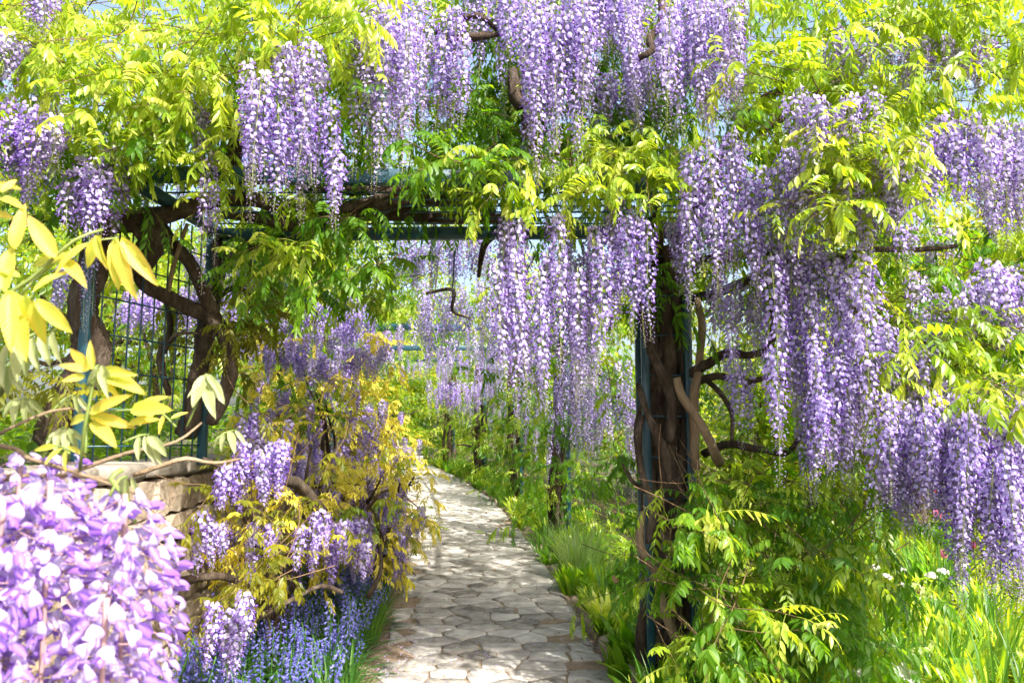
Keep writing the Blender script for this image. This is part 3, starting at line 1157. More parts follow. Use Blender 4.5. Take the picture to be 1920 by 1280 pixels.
H(1740, 1850, 60, 200, 4.3, 6)
H(1835, 1930, 490, 680, 4.2, 9)
H(1870, 1930, 620, 780, 4.6, 5)
H(1640, 1810, 740, 1030, 3.9, 17)
H(1780, 1930, 760, 1120, 3.75, 17)
H(1770, 1920, 850, 1150, 3.8, 8, bj=.2)
H(1855, 1915, 860, 1180, 3.7, 4, bj=.15)
H(1640, 1790, 850, 1010, 4.6, 8)
H(1230, 1392, -20, 325, 4.05, 16)
H(1090, 1185, -30, 150, 4.4, 8)
H(1155, 1205, -10, 285, 4.4, 4)
H(1200, 1240, 90, 195, 4.5, 3)
H(975, 1105, -20, 375, 4.1, 13)
H(870, 965, -30, 150, 4.6, 6)
H(930, 955, 40, 250, 4.4, 1, 2)

H(1640, 1800, 700, 900, 4.4, 9)
H(1780, 1930, 700, 900, 4.3, 9)
H(1870, 1940, 740, 1010, 3.95, 4)
H(1690, 1800, 430, 540, 5.0, 4)
H(1640, 1700, 300, 420, 4.0, 4)
H(1560, 1720, 330, 520, 4.1, 8)
H(1440, 1560, 430, 640, 4.3, 8)
H(1700, 1850, 520, 700, 4.4, 7)
H(1640, 1760, 620, 770, 4.2, 7)
H(1240, 1330, 380, 560, 4.7, 6)
H(1640, 1720, 860, 1010, 4.2, 6)
H(1540, 1660, 60, 180, 4.3, 6)
H(1820, 1930, 320, 480, 4.3, 6)
H(1240, 1400, -40, 200, 4.5, 10)
H(960, 1110, -40, 230, 4.6, 8)
H(1100, 1240, -40, 130, 4.8, 8)
H(1560, 1640, 640, 860, 4.4, 5)
Fl = A.fill
Fl(1380, -80, 1960, 440, 5.2, 6.2, 90, YG, 1.1, m2=MG, mix=.3)
Fl(760, 335, 1250, 425, 5.6, 6.2, 16, MG, 1.1, m2=YG, mix=.4)
Fl(880, -80, 1320, 330, 5.2, 6.2, 60, YG, 1.1, m2=MG, mix=.4)
Fl(1235, 880, 1340, 1220, 4.5, 4.95, 17, MG, 1.05, m2=YG, mix=.4)
Fl(1290, 480, 1480, 560, 5.3, 6.0, 12, YG, 1.05)
Fl(1370, 60, 1500, 330, 5.0, 5.6, 16, YG, 1.05)
Fl(1180, 400, 1330, 470, 5.6, 6.2, 8, MG, 1.0)
Fl(860, -80, 1420, 60, 4.9, 5.5, 70, YG, 1.1, m2=MG, mix=.4)
Fl(880, 40, 1300, 300, 5.1, 5.7, 105, MG, 1.1, m2=YG, mix=.4)
Fl(890, 290, 1300, 365, 4.25, 4.7, 20, YG, 1.05)
Fl(1050, 250, 1290, 330, 4.3, 4.8, 10, YG, 1.05)
Fl(1390, -40, 1930, 150, 4.0, 5.0, 62, YG, 1.1)
Fl(1400, 100, 1930, 260, 4.2, 5.2, 38, YG, 1.05)
Fl(1420, 180, 1620, 330, 4.0, 4.6, 14, YG, 1.05)
Fl(1480, 250, 1730, 380, 3.9, 4.5, 22, YG, 1.1)
Fl(1600, 430, 1900, 700, 4.3, 5.2, 46, YG, 1.05, m2=MG, mix=.45)
Fl(1380, 420, 1640, 520, 4.5, 5.2, 14, YG, 1., m2=MG, mix=.3)
Fl(1640, 560, 1930, 720, 4.0, 4.6, 24, YG, 1.05)
Fl(1690, 700, 1930, 800, 3.7, 4.0, 5, YG, 1.0)
Fl(1840, 400, 1930, 500, 4.3, 5, 8, YG)
Fl(1320, 560, 1640, 850, 5.4, 6.6, 26, YG, 1, m2=MG, mix=.5)
Fl(1262, 850, 1570, 1230, 4.3, 5.1, 56, MG, 1.1, m2=YG, mix=.45)
Fl(1420, 880, 1640, 1200, 4.4, 5.2, 32, MG, 1.1, m2=YG, mix=.45)
Fl(1560, 1020, 1680, 1190, 4.5, 5.0, 9, YG, 1.05, m2=MG, mix=.4)
Fl(1120, 850, 1190, 1120, 5.6, 6.4, 9, MG, 1., m2=YG, mix=.3)
Fl(1180, 330, 1260, 560, 5.1, 5.5, 8, MG)
Fl(900, 430, 1210, 780, 5.5, 6.5, 12, MG, .9, m2=YG, mix=.5)
Fl(1300, 1130, 1460, 1290, 4.1, 4.5, 8, MG, 1.1, m2=YG)
# top of the pergola, shading the path
A.fillbox((-.6, 4.4, 3.05), (2.2, 5.7, 3.6), 26, MG, 1.1, m2=YG)
A.fillbox((1.2, 4.6, 2.6), (3.6, 7.6, 4.0), 60, YG, 1.1, m2=MG)
A.finish()

# ------------------------------------------------------------------ wisteria on the left trellis
B = Plant('gnarled wisteria climbing the left wire trellis with a thick burled trunk and yellow-green canopy', tuple(pix(120, 800, 4.5)))
B.wood('trunk', PX((95, 830, 4.6), (125, 745, 4.55), (165, 690, 4.55), (172, 640, 4.55), (158, 590, 4.5), (165, 520, 4.5), (178, 460, 4.55), (205, 420, 4.6), (262, 415, 4.7)),
       (.10, .085, .10, .108, .078, .075, .075, .08, .06), 18, .025, .2, 9, .014)
B.wood('burl', PX((255, 415, 4.75), (272, 428, 4.72), (288, 450, 4.75), (262, 490, 4.8), (245, 505, 4.85)), (.05, .085, .075, .08, .04), 12, .025, .16, 7, .01)
B.wood('branch', PX((288, 420, 4.8), (330, 465, 4.9), (362, 495, 5.0), (385, 545, 5.05), (402, 600, 5.1)), (.056, .047, .042, .04, .044), 14, .025, .18, 9)
B.wood('branch', PX((255, 515, 4.85), (290, 545, 4.95), (340, 575, 5.05), (392, 596, 5.1), (424, 640, 5.1), (432, 690, 5.1), (418, 740, 5.15), (400, 790, 5.2)), (.03, .042, .044, .054, .046, .044, .042, .04), 14, .025, .18, 9)
B.wood('branch', PX((262, 410, 4.7), (330, 395, 4.7), (440, 370, 4.75), (560, 395, 4.85), (700, 380, 4.9), (820, 372, 4.95), (930, 400, 5.1)), (.06, .055, .05, .05, .045, .04, .03), 10, .04, .15)
B.wood('branch', PX((420, 400, 5.2), (560, 420, 5.2), (690, 395, 5.1), (800, 410, 5.2), (960, 410, 5.3)), (.04, .05, .05, .04, .03), 10, .04, .15)
B.wood('branch', PX((560, 350, 4.9), (680, 352, 4.8), (760, 350, 4.9), (860, 335, 4.8), (960, 330, 4.8), (1080, 320, 4.8)), (.035, .04, .036, .036, .03, .02), 9, .04, .15)
B.wood('branch', PX((640, 395, 4.7), (740, 360, 4.7), (850, 340, 4.75), (850, 315, 4.75)), (.03, .032, .028, .016), 8, .04, .18)
B.wood('branch', PX((700, 420, 5.1), (790, 380, 5.0), (900, 385, 5.0)), (.03, .03, .02), 8, .04, .18)
B.wood('branch', PX((430, 330, 4.7), (442, 280, 4.6), (445, 245, 4.55), (405, 225, 4.5), (370, 205, 4.5)), (.045, .05, .042, .035, .015), 9, .03, .18)
B.wood('branch', PX((300, 335, 4.8), (420, 300, 4.7), (455, 240, 4.6), (470, 150, 4.5)), (.025, .025, .02, .01), 7)
B.wood('branch', PX((820, 60, 4.5), (850, 70, 4.45), (890, 66, 4.4), (935, 64, 4.5)), (.02, .026, .026, .014), 8, .03, .18)
B.wood('branch', PX((868, 35, 4.5), (905, 30, 4.45), (935, 55, 4.5)), (.016, .02, .012), 7, .03, .18)
B.wood('branch', PX((960, 130, 4.7), (968, 185, 4.7), (990, 215, 4.75), (1010, 330, 4.8)), (.03, .05, .045, .03), 9, .03, .2)
B.wood('branch', PX((20, 420, 4.6), (120, 410, 4.6), (190, 440, 4.6)), (.02, .03, .04), 8)
B.wood('runner', PX((352, 420, 4.75), (338, 455, 4.8), (325, 500, 4.9), (316, 560, 5.0)), (.012, .014, .012), 6, m=BARKP)
B.wood('runner', PX((312, 560, 5.3), (318, 620, 5.3), (305, 670, 5.3), (318, 740, 5.3)), (.02, .024, .02), 7)
B.wood('runner', PX((308, 660, 5.2), (330, 625, 5.1), (372, 622, 5.1)), (.016, .014, .01), 6)
H = B.hang
H(668, 790, -10, 375, 4.2, 13)
H(800, 880, 20, 280, 4.35, 6)
H(455, 515, 130, 430, 3.75, 6, tj=.8)
H(505, 640, 140, 440, 3.8, 11, tj=.9)
H(515, 610, 75, 240, 3.85, 6, tj=.7)
H(376, 416, 290, 590, 4.0, 2, 2)
H(385, 405, 290, 470, 4.05, 1, 0)
H(-20, 80, 200, 420, 3.7, 8, 1)
H(60, 130, 220, 330, 3.75, 5)
H(50, 120, -40, 70, 3.8, 6)
H(-20, 60, 60, 190, 3.8, 5)
H(330, 400, 200, 320, 4.2, 4)
H(130, 220, 290, 490, 3.9, 9)
H(40, 130, 300, 430, 4.7, 5)
H(150, 200, 440, 660, 4.25, 2, 2)
H(200, 340, 200, 330, 4.9, 7)
H(60, 130, 160, 260, 4.6, 5)
H(230, 350, 330, 430, 5.1, 4)
H(100, 150, 470, 640, 5.2, 3)
H(660, 800, -40, 200, 4.6, 8)
Fl = B.fill
Fl(-80, -80, 700, 320, 5.1, 6.1, 90, YG, 1.1, m2=MG, mix=.35)
Fl(600, 0, 960, 330, 5.1, 5.7, 50, MG, 1.1, m2=YG, mix=.3)
Fl(600, -60, 900, 120, 4.9, 6.0, 44, YG, 1.1, m2=MG, mix=.3)
Fl(-40, -40, 640, 130, 3.9, 5.0, 72, YG, 1.1)
Fl(-40, 80, 480, 260, 3.8, 4.7, 50, YG, 1.1, m2=MG, mix=.2)
Fl(60, 220, 440, 310, 3.9, 4.6, 24, YG, 1.08, m2=MG, mix=.45)
Fl(40, 290, 240, 400, 4.2, 4.8, 8, MG, 1.0)
Fl(440, 20, 680, 120, 4.2, 4.9, 14, YG, 1.05)
Fl(610, 60, 700, 360, 4.6, 5.2, 12, MG, 1.0, m2=YG, mix=.4)
Fl(760, 150, 980, 330, 4.6, 5.2, 22, MG, 1.0, m2=YG, mix=.25)
Fl(760, 240, 960, 330, 4.2, 4.7, 10, MG, 1.05)
Fl(540, 410, 750, 500, 4.5, 5.0, 18, MG, 1.1, m2=YG, mix=.45)
Fl(640, 20, 700, 200, 4.8, 5.4, 6, YG)
Fl(440, 430, 620, 520, 5.2, 5.8, 12, MG, 1., m2=YG)
Fl(400, 560, 520, 700, 5.1, 5.4, 7, OL, .9)
Fl(320, 560, 420, 760, 5.4, 5.8, 6, OL, .8)
Fl(-20, 680, 160, 760, 4.2, 4.5, 8, OL, .9)
Fl(480, 100, 680, 420, 4.9, 5.6, 16, MG, 1.)
B.fillbox((-2.2, 4.4, 3.05), (.2, 5.7, 3.6), 26, MG, 1.1, m2=YG)
B.fillbox((-4.6, 4.6, 2.9), (-1.9, 7.4, 4.0), 40, YG, 1.1, m2=MG)
B.finish()

# forked trunk behind the trellis
Cc = Plant('forked wisteria trunk on the terrace behind the trellis, olive leaves and few flowers', tuple(pix(360, 800, 5.4)))
Cc.wood('trunk', PX((345, 815, 5.4), (365, 740, 5.35), (382, 670, 5.3), (388, 620, 5.25), (402, 560, 5.3), (410, 480, 5.4), (400, 430, 5.5)), (.07, .06, .058, .056, .05, .042, .034), 14, .025, .18, 9)
Cc.wood('branch', PX((408, 500, 5.4), (480, 460, 5.6), (560, 440, 5.8), (640, 455, 6.2)), (.03, .03, .026, .014), 8, .04, .16)
Cc.wood('branch', PX((405, 560, 5.3), (440, 540, 5.5), (480, 560, 5.7)), (.024, .018, .01), 7)
Cc.fill(420, 540, 520, 640, 5.3, 5.8, 7, OL, .9)
Cc.fill(430, 440, 760, 560, 5.8, 7.0, 34, MG, 1, m2=YG, mix=.5)
Cc.hang(430, 500, 480, 600, 6.5, 7)
Cc.hang(340, 430, 470, 640, 6.6, 7)
Cc.finish()

# ------------------------------------------------------------------ wisterias along the right side of the path and over it
ROW = [(10.4, 1.48, 'wisteria trunk right of the path, first beyond the big pillar, lilac strands hanging low', 7.6, 10.4),
       (14.3, 1.45, 'wisteria right of the path, second beyond the big pillar, leafy to the ground', 10.2, 14.2),
       (18.3, 1.42, 'wisteria right of the path, third beyond the big pillar', 14.2, 18.2),
       (22., 1.4, 'far wisteria at the end of the path on its right side', 18.2, 22.5)]
for k, (y, x, lab, y0, y1) in enumerate(ROW):
    g = float(gz(y))
    wx = float(pathx(x, y))
    W = Plant(lab, (wx, y, g), 'wisterias along the right side of the path')
    for j in range(4):
        ph = U(0, 6.28)
        W.wood('stem', [(wx + (.07 + .03 * j) * math.cos(ph + .9 * z_) + .03 * math.sin(3 * z_ + j), y + (.07 + .03 * j) * math.sin(ph + .9 * z_), g - .05 + z_) for z_ in np.arange(0, 3.0, .3)],
               (.07 - .01 * j, .05 - .008 * j), 8, .08, .16)
    for j in range(5):
        a = U(-2.6, 1.2)
        z_ = U(.7, 2.4)
        l = U(.5, 1.1)
        W.wood('branch', [(wx, y, g + z_), (wx + .4 * l * math.cos(a), y + .4 * l * math.sin(a), g + z_ + .05), (wx + l * math.cos(a), y + l * math.sin(a), g + z_ + U(-.15, .2))], (.03, .024, .01), 6, .1, .16)
    # skirt of leaves round the trunk, canopy overhead, strands from the canopy
    for _ in range(80):
        z_ = U(.1, 2.3)
        a = U(0, 6.28)
        rr = U(.15, .75)
        W.shoot(np.array((wx + rr * math.cos(a), y + rr * math.sin(a), g + z_)), (math.cos(a), math.sin(a), -.2), rng.randint(4, 8), MG if rng.rand() < .55 else YG, 1.0)
    W.fillbox((-.3 if k == 0 else -1.7, y0, 2.75), (2.0, y1, 3.35), 60 if k == 0 else 84, YG, 1.1, m2=MG, mix=.5)
    if k == 0:
        W.fillbox((-1.7, 9.2, 2.75), (-.3, 10.4, 3.3), 26, YG, 1.1, m2=MG, mix=.5)
    W.fillbox((1.3, y0 + .8, .5), (2.2, y1, 2.8), 62, MG, 1.0, m2=MG, mix=.5)
    W.fillbox((-2.1, y0, 1.7), (-1.1, y1, 2.9), 56, YG, 1.0, m2=MG, mix=.5)
    for _ in range(44 if k == 0 else 26):
        yy = U(y0 + .3, y1)
        xx = U(-1.7, 1.9)
        if k == 0 and -.5 < xx < .9 and rng.rand() < .35:
            continue
        L_ = U(.35, .8)
        zz = float(gz(yy)) + U(2.6, 2.95)
        li = int(np.argmin([abs(q - L_) for q in LENS]))
        W.racs.append((RAC[(li, rng.randint(3), 0 if rng.rand() < .7 else 1)], np.array((pathx(xx, yy), yy, zz)), U(0, 6.28), U(.9, 1.15)))
    for _ in range(26):
        yy = U(y0 + .5, y1)
        li = rng.randint(2, 6)
        W.racs.append((RAC[(li, rng.randint(3), 0)], np.array((pathx(U(1.25, 2.1), yy), yy, float(gz(yy)) + U(1.6, 2.6))), U(0, 6.28), U(.85, 1.1)))
    if k == 0:
        W.hang(740, 835, 450, 560, 7.0, 8)
        W.hang(830, 925, 440, 570, 7.2, 8)
        W.hang(780, 925, 540, 700, 8.2, 12)
        W.hang(1050, 1135, 700, 910, 7.6, 7)
        W.hang(1130, 1210, 740, 840, 8.5, 6)
        W.wood('branch', PX((925, 440, 6.2), (908, 460, 6.3), (900, 520, 6.5)), (.03, .03, .014), 7)
        W.wood('branch', PX((800, 550, 7.4), (850, 545, 7.3), (848, 580, 7.3), (880, 595, 7.3)), (.016, .022, .016, .008), 7, .04, .2)
    W.finish(200)

# ------------------------------------------------------------------ gold-leaved violet wisterias in the left border
GOLD = [
    dict(lab='gold-leaved violet wisteria bush leaning over the path at its left edge', x=-.78, y=7.4, top=1.35, rx=.50, ry=.75, zl=.35, n=80, h=52),
    dict(lab='violet wisteria with gold leaves against the rubble wall below the trellis', x=-1.25, y=5.9, top=1.6, rx=.42, ry=.7, zl=.5, n=44, h=22),
    dict(lab='tall gold-topped violet wisteria bush behind the trellis trunk, left of the path', x=-1.45, y=8.6, top=2.35, rx=.75, ry=1.0, zl=.9, n=110, h=110),
    dict(lab='gold and violet wisteria bush farther along the left side of the path', x=-1.15, y=11.4, top=1.9, rx=.7, ry=1.2, zl=.5, n=90, h=60),
    dict(lab='most distant gold-leaved wisteria bush left of the path near the steps', x=-1.2, y=15.6, top=1.7, rx=.7, ry=2.0, zl=.4, n=90, h=36)]
for gI in GOLD:
    y = gI['y']
    x = float(pathx(gI['x'], y))
    g = float(gz(y))
    G = Plant(gI['lab'], (x, y, g), 'gold-leaved wisterias on the left of the path')
    for j in range(4):
        a = U(0, 6.28)
        hh = gI['top'] * U(.7, .95)
        G.wood('stem', [(x + U(-.06, .06), y + U(-.06, .06), g - .05), (x + .2 * gI['rx'] * math.cos(a), y + .2 * gI['ry'] * math.sin(a), g + hh * .35),
                        (x + .5 * gI['rx'] * math.cos(a + .4), y + .5 * gI['ry'] * math.sin(a + .4), g + hh * .7), (x + .85 * gI['rx'] * math.cos(a), y + .85 * gI['ry'] * math.sin(a), g + hh)],
               (.034, .026, .018, .008), 8, .06, .18, wob=.02)
    for j in range(9):
        a = U(0, 6.28)
        z0 = gI['top'] * U(.25, .7)
        G.wood('branch', [(x, y, g + z0), (x + .5 * gI['rx'] * math.cos(a), y + .5 * gI['ry'] * math.sin(a), g + z0 + .1), (x + gI['rx'] * math.cos(a), y + gI['ry'] * math.sin(a), g + z0 + U(-.1, .25))], (.016, .012, .005), 6, .08, .16, wob=.015, m=BARKP if rng.rand() < .4 else BARK)

    def spot(flow=False):
        while True:
            a = rng.normal(0, 1, 3)
            a /= np.linalg.norm(a)
            q = a * U(.6, 1.02) * (1 if not flow else 1.08)
            zc = (gI['top'] + gI['zl']) / 2
            hz = (gI['top'] - gI['zl']) / 2
            return np.array((x + q[0] * gI['rx'], y + q[1] * gI['ry'], g + zc + q[2] * hz)), a
    for _ in range(gI['n']):
        p, a = spot()
        up = a[2] > -.15
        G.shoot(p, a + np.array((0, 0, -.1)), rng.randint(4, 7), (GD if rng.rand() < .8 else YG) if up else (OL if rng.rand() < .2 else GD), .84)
    for _ in range(gI['h']):
        p, a = spot(True)
        G.racs.append((SHORT[rng.randint(5)], p, U(0, 6.28), U(.85, 1.2)))
    if gI['y'] == 5.9:
        Hh = G.hang
        Hh(385, 450, 880, 1050, 4.0, 1, 3, dj=.02, tj=.05)
        Hh(395, 440, 885, 1050, 4.05, 1, 3, dj=.02, tj=.05)
        Hh(360, 420, 960, 1060, 4.4, 3, 3)
        Hh(380, 480, 1120, 1280, 3.9, 4, 3)
        Hh(440, 550, 830, 930, 4.6, 8, 3)
        Hh(440, 640, 960, 1120, 4.9, 6, 3)
        Hh(570, 700, 990, 1160, 5.6, 10, 3)
        Hh(430, 560, 780, 860, 5.2, 5, 3)
        G.fill(430, 1010, 560, 1110, 4.2, 4.6, 9, OL, .75)
        G.fill(440, 760, 640, 860, 4.8, 5.4, 8, OL, .7, m2=GD)
        G.fill(330, 880, 480, 960, 4.4, 4.9, 4, OL, .7)
        G.fill(480, 880, 640, 1000, 4.9, 5.4, 8, OL, .7, m2=GD)
        G.wood('branch', PX((380, 860, 4.6), (440, 880, 4.7), (520, 900, 4.9), (560, 910, 5.2), (600, 960, 5.4)), (.014, .02, .03, .04, .04), 8, .04, .16)
        G.wood('branch', PX((250, 890, 4.2), (310, 870, 4.2), (350, 860, 4.2), (400, 868, 4.3), (450, 862, 4.5)), (.012, .012, .01, .008), 7, m=BARKP)
        G.wood('branch', PX((340, 1090, 4.5), (385, 1080, 4.4), (440, 1085, 4.5), (520, 1130, 4.7)), (.03, .024, .02, .012), 8)
        G.wood('branch', PX((480, 1160, 4.6), (540, 1125, 4.7), (600, 1095, 4.9), (640, 1110, 5.0)), (.016, .014, .01), 7)
        G.wood('branch', PX((690, 1120, 6.2), (715, 1070, 6.3), (712, 1020, 6.4)), (.02, .018, .01), 7)
    if gI['y'] == 8.6:
        Hh = G.hang
        Hh(560, 700, 560, 690, 8.0, 16, 1)
        Hh(690, 740, 620, 700, 8.2, 5, 1)
        Hh(500, 580, 590, 680, 8, 8, 3)
        G.fill(470, 630, 740, 720, 7.4, 8.0, 20, GD, .75)
        Hh(490, 740, 650, 790, 7.35, 18, 3)
        Hh(430, 640, 620, 720, 7.6, 10, 3)
    if gI['y'] == 15.6:
        G.hang(800, 905, 715, 785, 13.5, 14, 1)
    G.finish(250)

# violet clusters seen through the trellis
Q = Plant('violet wisteria seen through the wire trellis on the terrace behind it', tuple(pix(300, 760, 8.6)))
for j in range(3):
    Q.wood('stem', PX((300 + 8 * j, 790, 8.6), (290 + 16 * j, 700, 8.6), (270 + 30 * j, 620, 8.5), (250 + 50 * j, 540, 8.5)), (.035, .028, .02, .01), 7, .08, .16)
Q.hang(222, 312, 550, 650, 8.3, 14, 1)
Q.hang(330, 480, 540, 660, 8.4, 12, 1)
Q.fill(200, 500, 480, 740, 8.2, 9.2, 30, MG, 1., m2=YG, mix=.6)
Q.finish(150)

# ------------------------------------------------------------------ trees behind
def tree(label, x, y, h, rad, m, m2, n, seed, leaf=.10, zc=.6):
    r = np.random.RandomState(seed)
    g = float(gz(y)) if x > -3 else 1.5
    t = thing('leafy_tree', label, 'tree', (x, y, g), 'trees behind the pergola')
    V, F = tube([(0, 0, -.2), (.1, .05, h * .25), (-.05, .1, h * .5), (.1, 0, h * .8)], (.17, .13, .09, .04), 9, .2, .12, 3, .03)
    obj('trunk', mesh_from('trunk', V, F, [BARK], None, None, True), t)
    cl = []
    for k in range(34):
        a = r.normal(0, 1, 3)
        a /= np.linalg.norm(a)
        q = a * r.uniform(.35, 1.0)
        c = np.array((q[0] * rad, q[1] * rad, h * zc + q[2] * h * (1 - zc) * .95))
        cl.append((c, r.uniform(.28, .55) * rad * .75))
        if k % 4 == 0:
            V, F = tube([(0, 0, h * .35), c * np.array((.5, .5, .75)), c], (.05, .03, .012), 6, .25, .1)
            obj('limb', mesh_from('limb', V, F, [BARK], None, None, True), t)
    V0, F0 = leaflet_arr(1, .52, False, .2, .3)
    tm = (V0, F0, np.zeros(len(F0), int), np.full(len(V0), .5))
    ps, Rs = [], []
    for i in range(n):
        c, rr = cl[r.randint(len(cl))]
        a = r.normal(0, 1, 3)
        a /= np.linalg.norm(a)
        p = c + a * rr * r.uniform(.3, 1) ** .6 * np.array((1, 1, .7))
        ps.append(p)
        d = a + np.array((0, 0, -.5)) + r.normal(0, .5, 3)
        Rs.append(frame(d, r.normal(0, .5, 3) + np.array((0, 0, 1.))))
    ss = r.uniform(.7, 1.3, n) * leaf
    V, F, M, T = batch(tm, np.array(Rs), np.array(ps), ss, r.uniform(0, 1, n))
    mi = np.repeat((r.rand(n) < .4).astype(int), len(F0))
    me = mesh_from('crown', V, F, [m, m2], mi, T)
    o = obj('crown', me, t)


tree('bright green tree behind the wire trellis on the left', -5.4, 10.5, 4.2, 2.2, TREE1, TREE2, 14000, 1, .10, .5)
tree('green tree farther left behind the terrace, at the picture edge', -8.4, 12.5, 5.5, 2.6, TREE1, TREE2, 12000, 2, .12, .55)
tree('yellow-green tree rising behind the left border in the middle distance', -4.6, 15.5, 5.2, 2.3, TREE2, TREE1, 14000, 3, .11, .55)
tree('low bush behind the far edge of the flower garden, nearest the pillar', 4.3, 12.6, 1.7, 1.1, TREE2, TREE1, 7000, 15, .09, .45)
tree('low bush behind the middle of the flower garden', 6.6, 13.6, 2.0, 1.3, TREE1, TREE2, 7000, 16, .09, .45)
tree('low bush behind the flower garden at the right picture edge', 8.4, 11.6, 1.8, 1.2, TREE2, TREE1, 7000, 17, .09, .45)
tree('tall tree closing the view at the end of the path', -7.6, 30, 11, 4.4, TREE1, TREE2, 14000, 4, .17, .5)
tree('tree at the end of the path, right of the steps', -3.2, 31, 11, 4.4, TREE2, TREE1, 14000, 5, .17, .5)
tree('low bush closing the left bank beside the distant path', -3.3, 20, 2.2, 1.3, TREE2, TREE1, 7000, 10, .11, .45)
tree('low bush on the outside of the path bend near the steps', -2.2, 25.5, 2.6, 1.5, TREE1, TREE2, 8000, 11, .12, .45)
tree('dense bush behind the steps at the end of the path', -5.6, 28, 3.4, 2.3, TREE2, TREE1, 9000, 12, .14, .45)
tree('broad bush at the end of the right row of trunks', 1.0, 24, 3.4, 2.2, TREE2, TREE1, 9000, 13, .13, .45)
tree('low tree behind the left border next to the terrace', -5.0, 20, 3.8, 2.2, TREE1, TREE2, 9000, 14, .13, .45)
tree('yellow-green tree behind the flower garden on the right', 5.2, 10.5, 5.2, 2.5, TREE2, TREE1, 16000, 6, .11, .55)
tree('pale tree at the far right behind the hanging clusters', 8.4, 12.5, 5.6, 2.6, TREE2, TREE1, 13000, 7, .12, .55)
tree('green tree right of the path behind the row of trunks', 2.6, 15.5, 5.0, 2.4, TREE1, TREE2, 14000, 8, .12, .5)
tree('low green tree between pillar and garden in the middle distance', 3.2, 10.8, 2.9, 1.4, TREE1, TREE2, 9000, 9, .09, .5)

# ------------------------------------------------------------------ low plants
ORDI = 'first second third fourth fifth sixth seventh eighth ninth tenth eleventh twelfth thirteenth fourteenth fifteenth sixteenth seventeenth eighteenth nineteenth twentieth'.split()
ORDI += ['twenty-' + w for w in ORDI[:9]] + ['thirtieth'] + ['thirty-' + w for w in ORDI[:9]]


def clump(name, label, cat, loc, n, L, W, m, seed, spread=.1, group=None, stiff=.5, broad=False):
    r = np.random.RandomState(seed)
    me_list = []
    mb = MB()
    for i in range(n):
        az = r.uniform(0, 6.28)
        l = L * r.uniform(.6, 1.1)
        w = W * r.uniform(.7, 1.2)
        lean = r.uniform(.1, 1.0) * (1 - stiff * .6)
        p0 = np.array((math.cos(az), math.sin(az), 0)) * spread * math.sqrt(r.rand())
        d = np.array((math.cos(az), math.sin(az), 0))
        sd = np.array((-d[1], d[0], 0))
        k = 5
        V, F = [], []
        ang = math.pi / 2 - lean * .5
        q = p0.copy()
        for j in range(k + 1):
            t = j / k
            ww = w * (math.sin(math.pi * min(1, .12 + .88 * t)) ** .7 if broad else min(1, 1.7 * (1 - t) + .02) * min(1, .5 + 2 * t)) / 2
            V += [q + sd * ww + d * 0, q + np.array((0, 0, -ww * .35)) - d * 0, q - sd * ww]
            q = q + (d * math.cos(ang) + np.array((0, 0, math.sin(ang)))) * l / k
            ang -= lean * 2.2 / k * (.4 + t)
        for j in range(k):
            a = 3 * j
            F += [(a, a + 1, a + 4), (a, a + 4, a + 3), (a + 1, a + 2, a + 5), (a + 1, a + 5, a + 4)]
        mb.add(V, F, 0, r.rand())
    me = mb.mesh(name, [m])
    o = obj(name, me)
    tag(o, label, cat, group)
    o.location = loc
    return o


def ground_at(px, py):
    """point of the sloping ground seen at that place of the photograph"""
    u, v = (px - 960) / FPX, (640 - py) / FPX
    dx, dy, dz = u, math.cos(PITCH) - v * math.sin(PITCH), math.sin(PITCH) + v * math.cos(PITCH)
    for Y in np.arange(1.5, 40, .05):
        t = Y / dy
        if EYE + dz * t <= gz(Y):
            return np.array((dx * t, Y, float(gz(Y))))
    return None


# bluebells
r = np.random.RandomState(55)
bells = []
for v in range(4):
    b = thing('bluebell', 'blue bluebell spike in the crowded bed between rubble wall and path', 'bluebell', (0, 0, 0), 'bluebells in the left bed')
    h = U(.34, .46)
    lean = U(-.06, .06, 2)
    P = [(0, 0, 0), (lean[0] * .3, lean[1] * .3, h * .5), (lean[0], lean[1], h)]
    V, F = tube(P, (.004, .0025), 4, .1)
    obj('stem', mesh_from('stem', V, F, [GRASS]), b)
    mb = MB()
    for i in range(22):
        t = .52 + .48 * i / 22
        c = np.array((lean[0] * t, lean[1] * t, h * t))
        a = i * 2.4 + U(-.4, .4)
        out = np.array((math.cos(a), math.sin(a), 0))
        s = .021 * (1.15 - .5 * (t - .5))
        e = c + out * .012
        Rm = frame(out * .8 + np.array((0, 0, -.6)))
        VV = [(0, 0, 0)]
        FF = []
        for q in range(6):
            VV.append((.7, .22 * math.cos(q * 1.047), .22 * math.sin(q * 1.047)))
        for q in range(6):
            VV.append((1.15, .48 * math.cos(q * 1.047 + .5), .48 * math.sin(q * 1.047 + .5)))
        for q in range(6):
            FF += [(0, 1 + q, 1 + (q + 1) % 6), (1 + q, 7 + q, 1 + (q + 1) % 6)]
        mb.add(np.array(VV) * s @ Rm.T + e, FF, 0, rng.rand())
    obj('flower_spike', mb.mesh('flower_spike', [BELL]), b)
    mb = MB()
    for i in range(6):
        az = U(0, 6.28)
        V, F = leaflet_arr(U(.24, .36), .016, True, .45, .4)
        V = V @ roty(-U(.6, 1.2)).T @ rotz(az).T
        mb.add(V, F, 0, rng.rand())
    obj('leaf_tuft', mb.mesh('leaf_tuft', [DBLADE]), b)
    bells.append(b)
k = 0
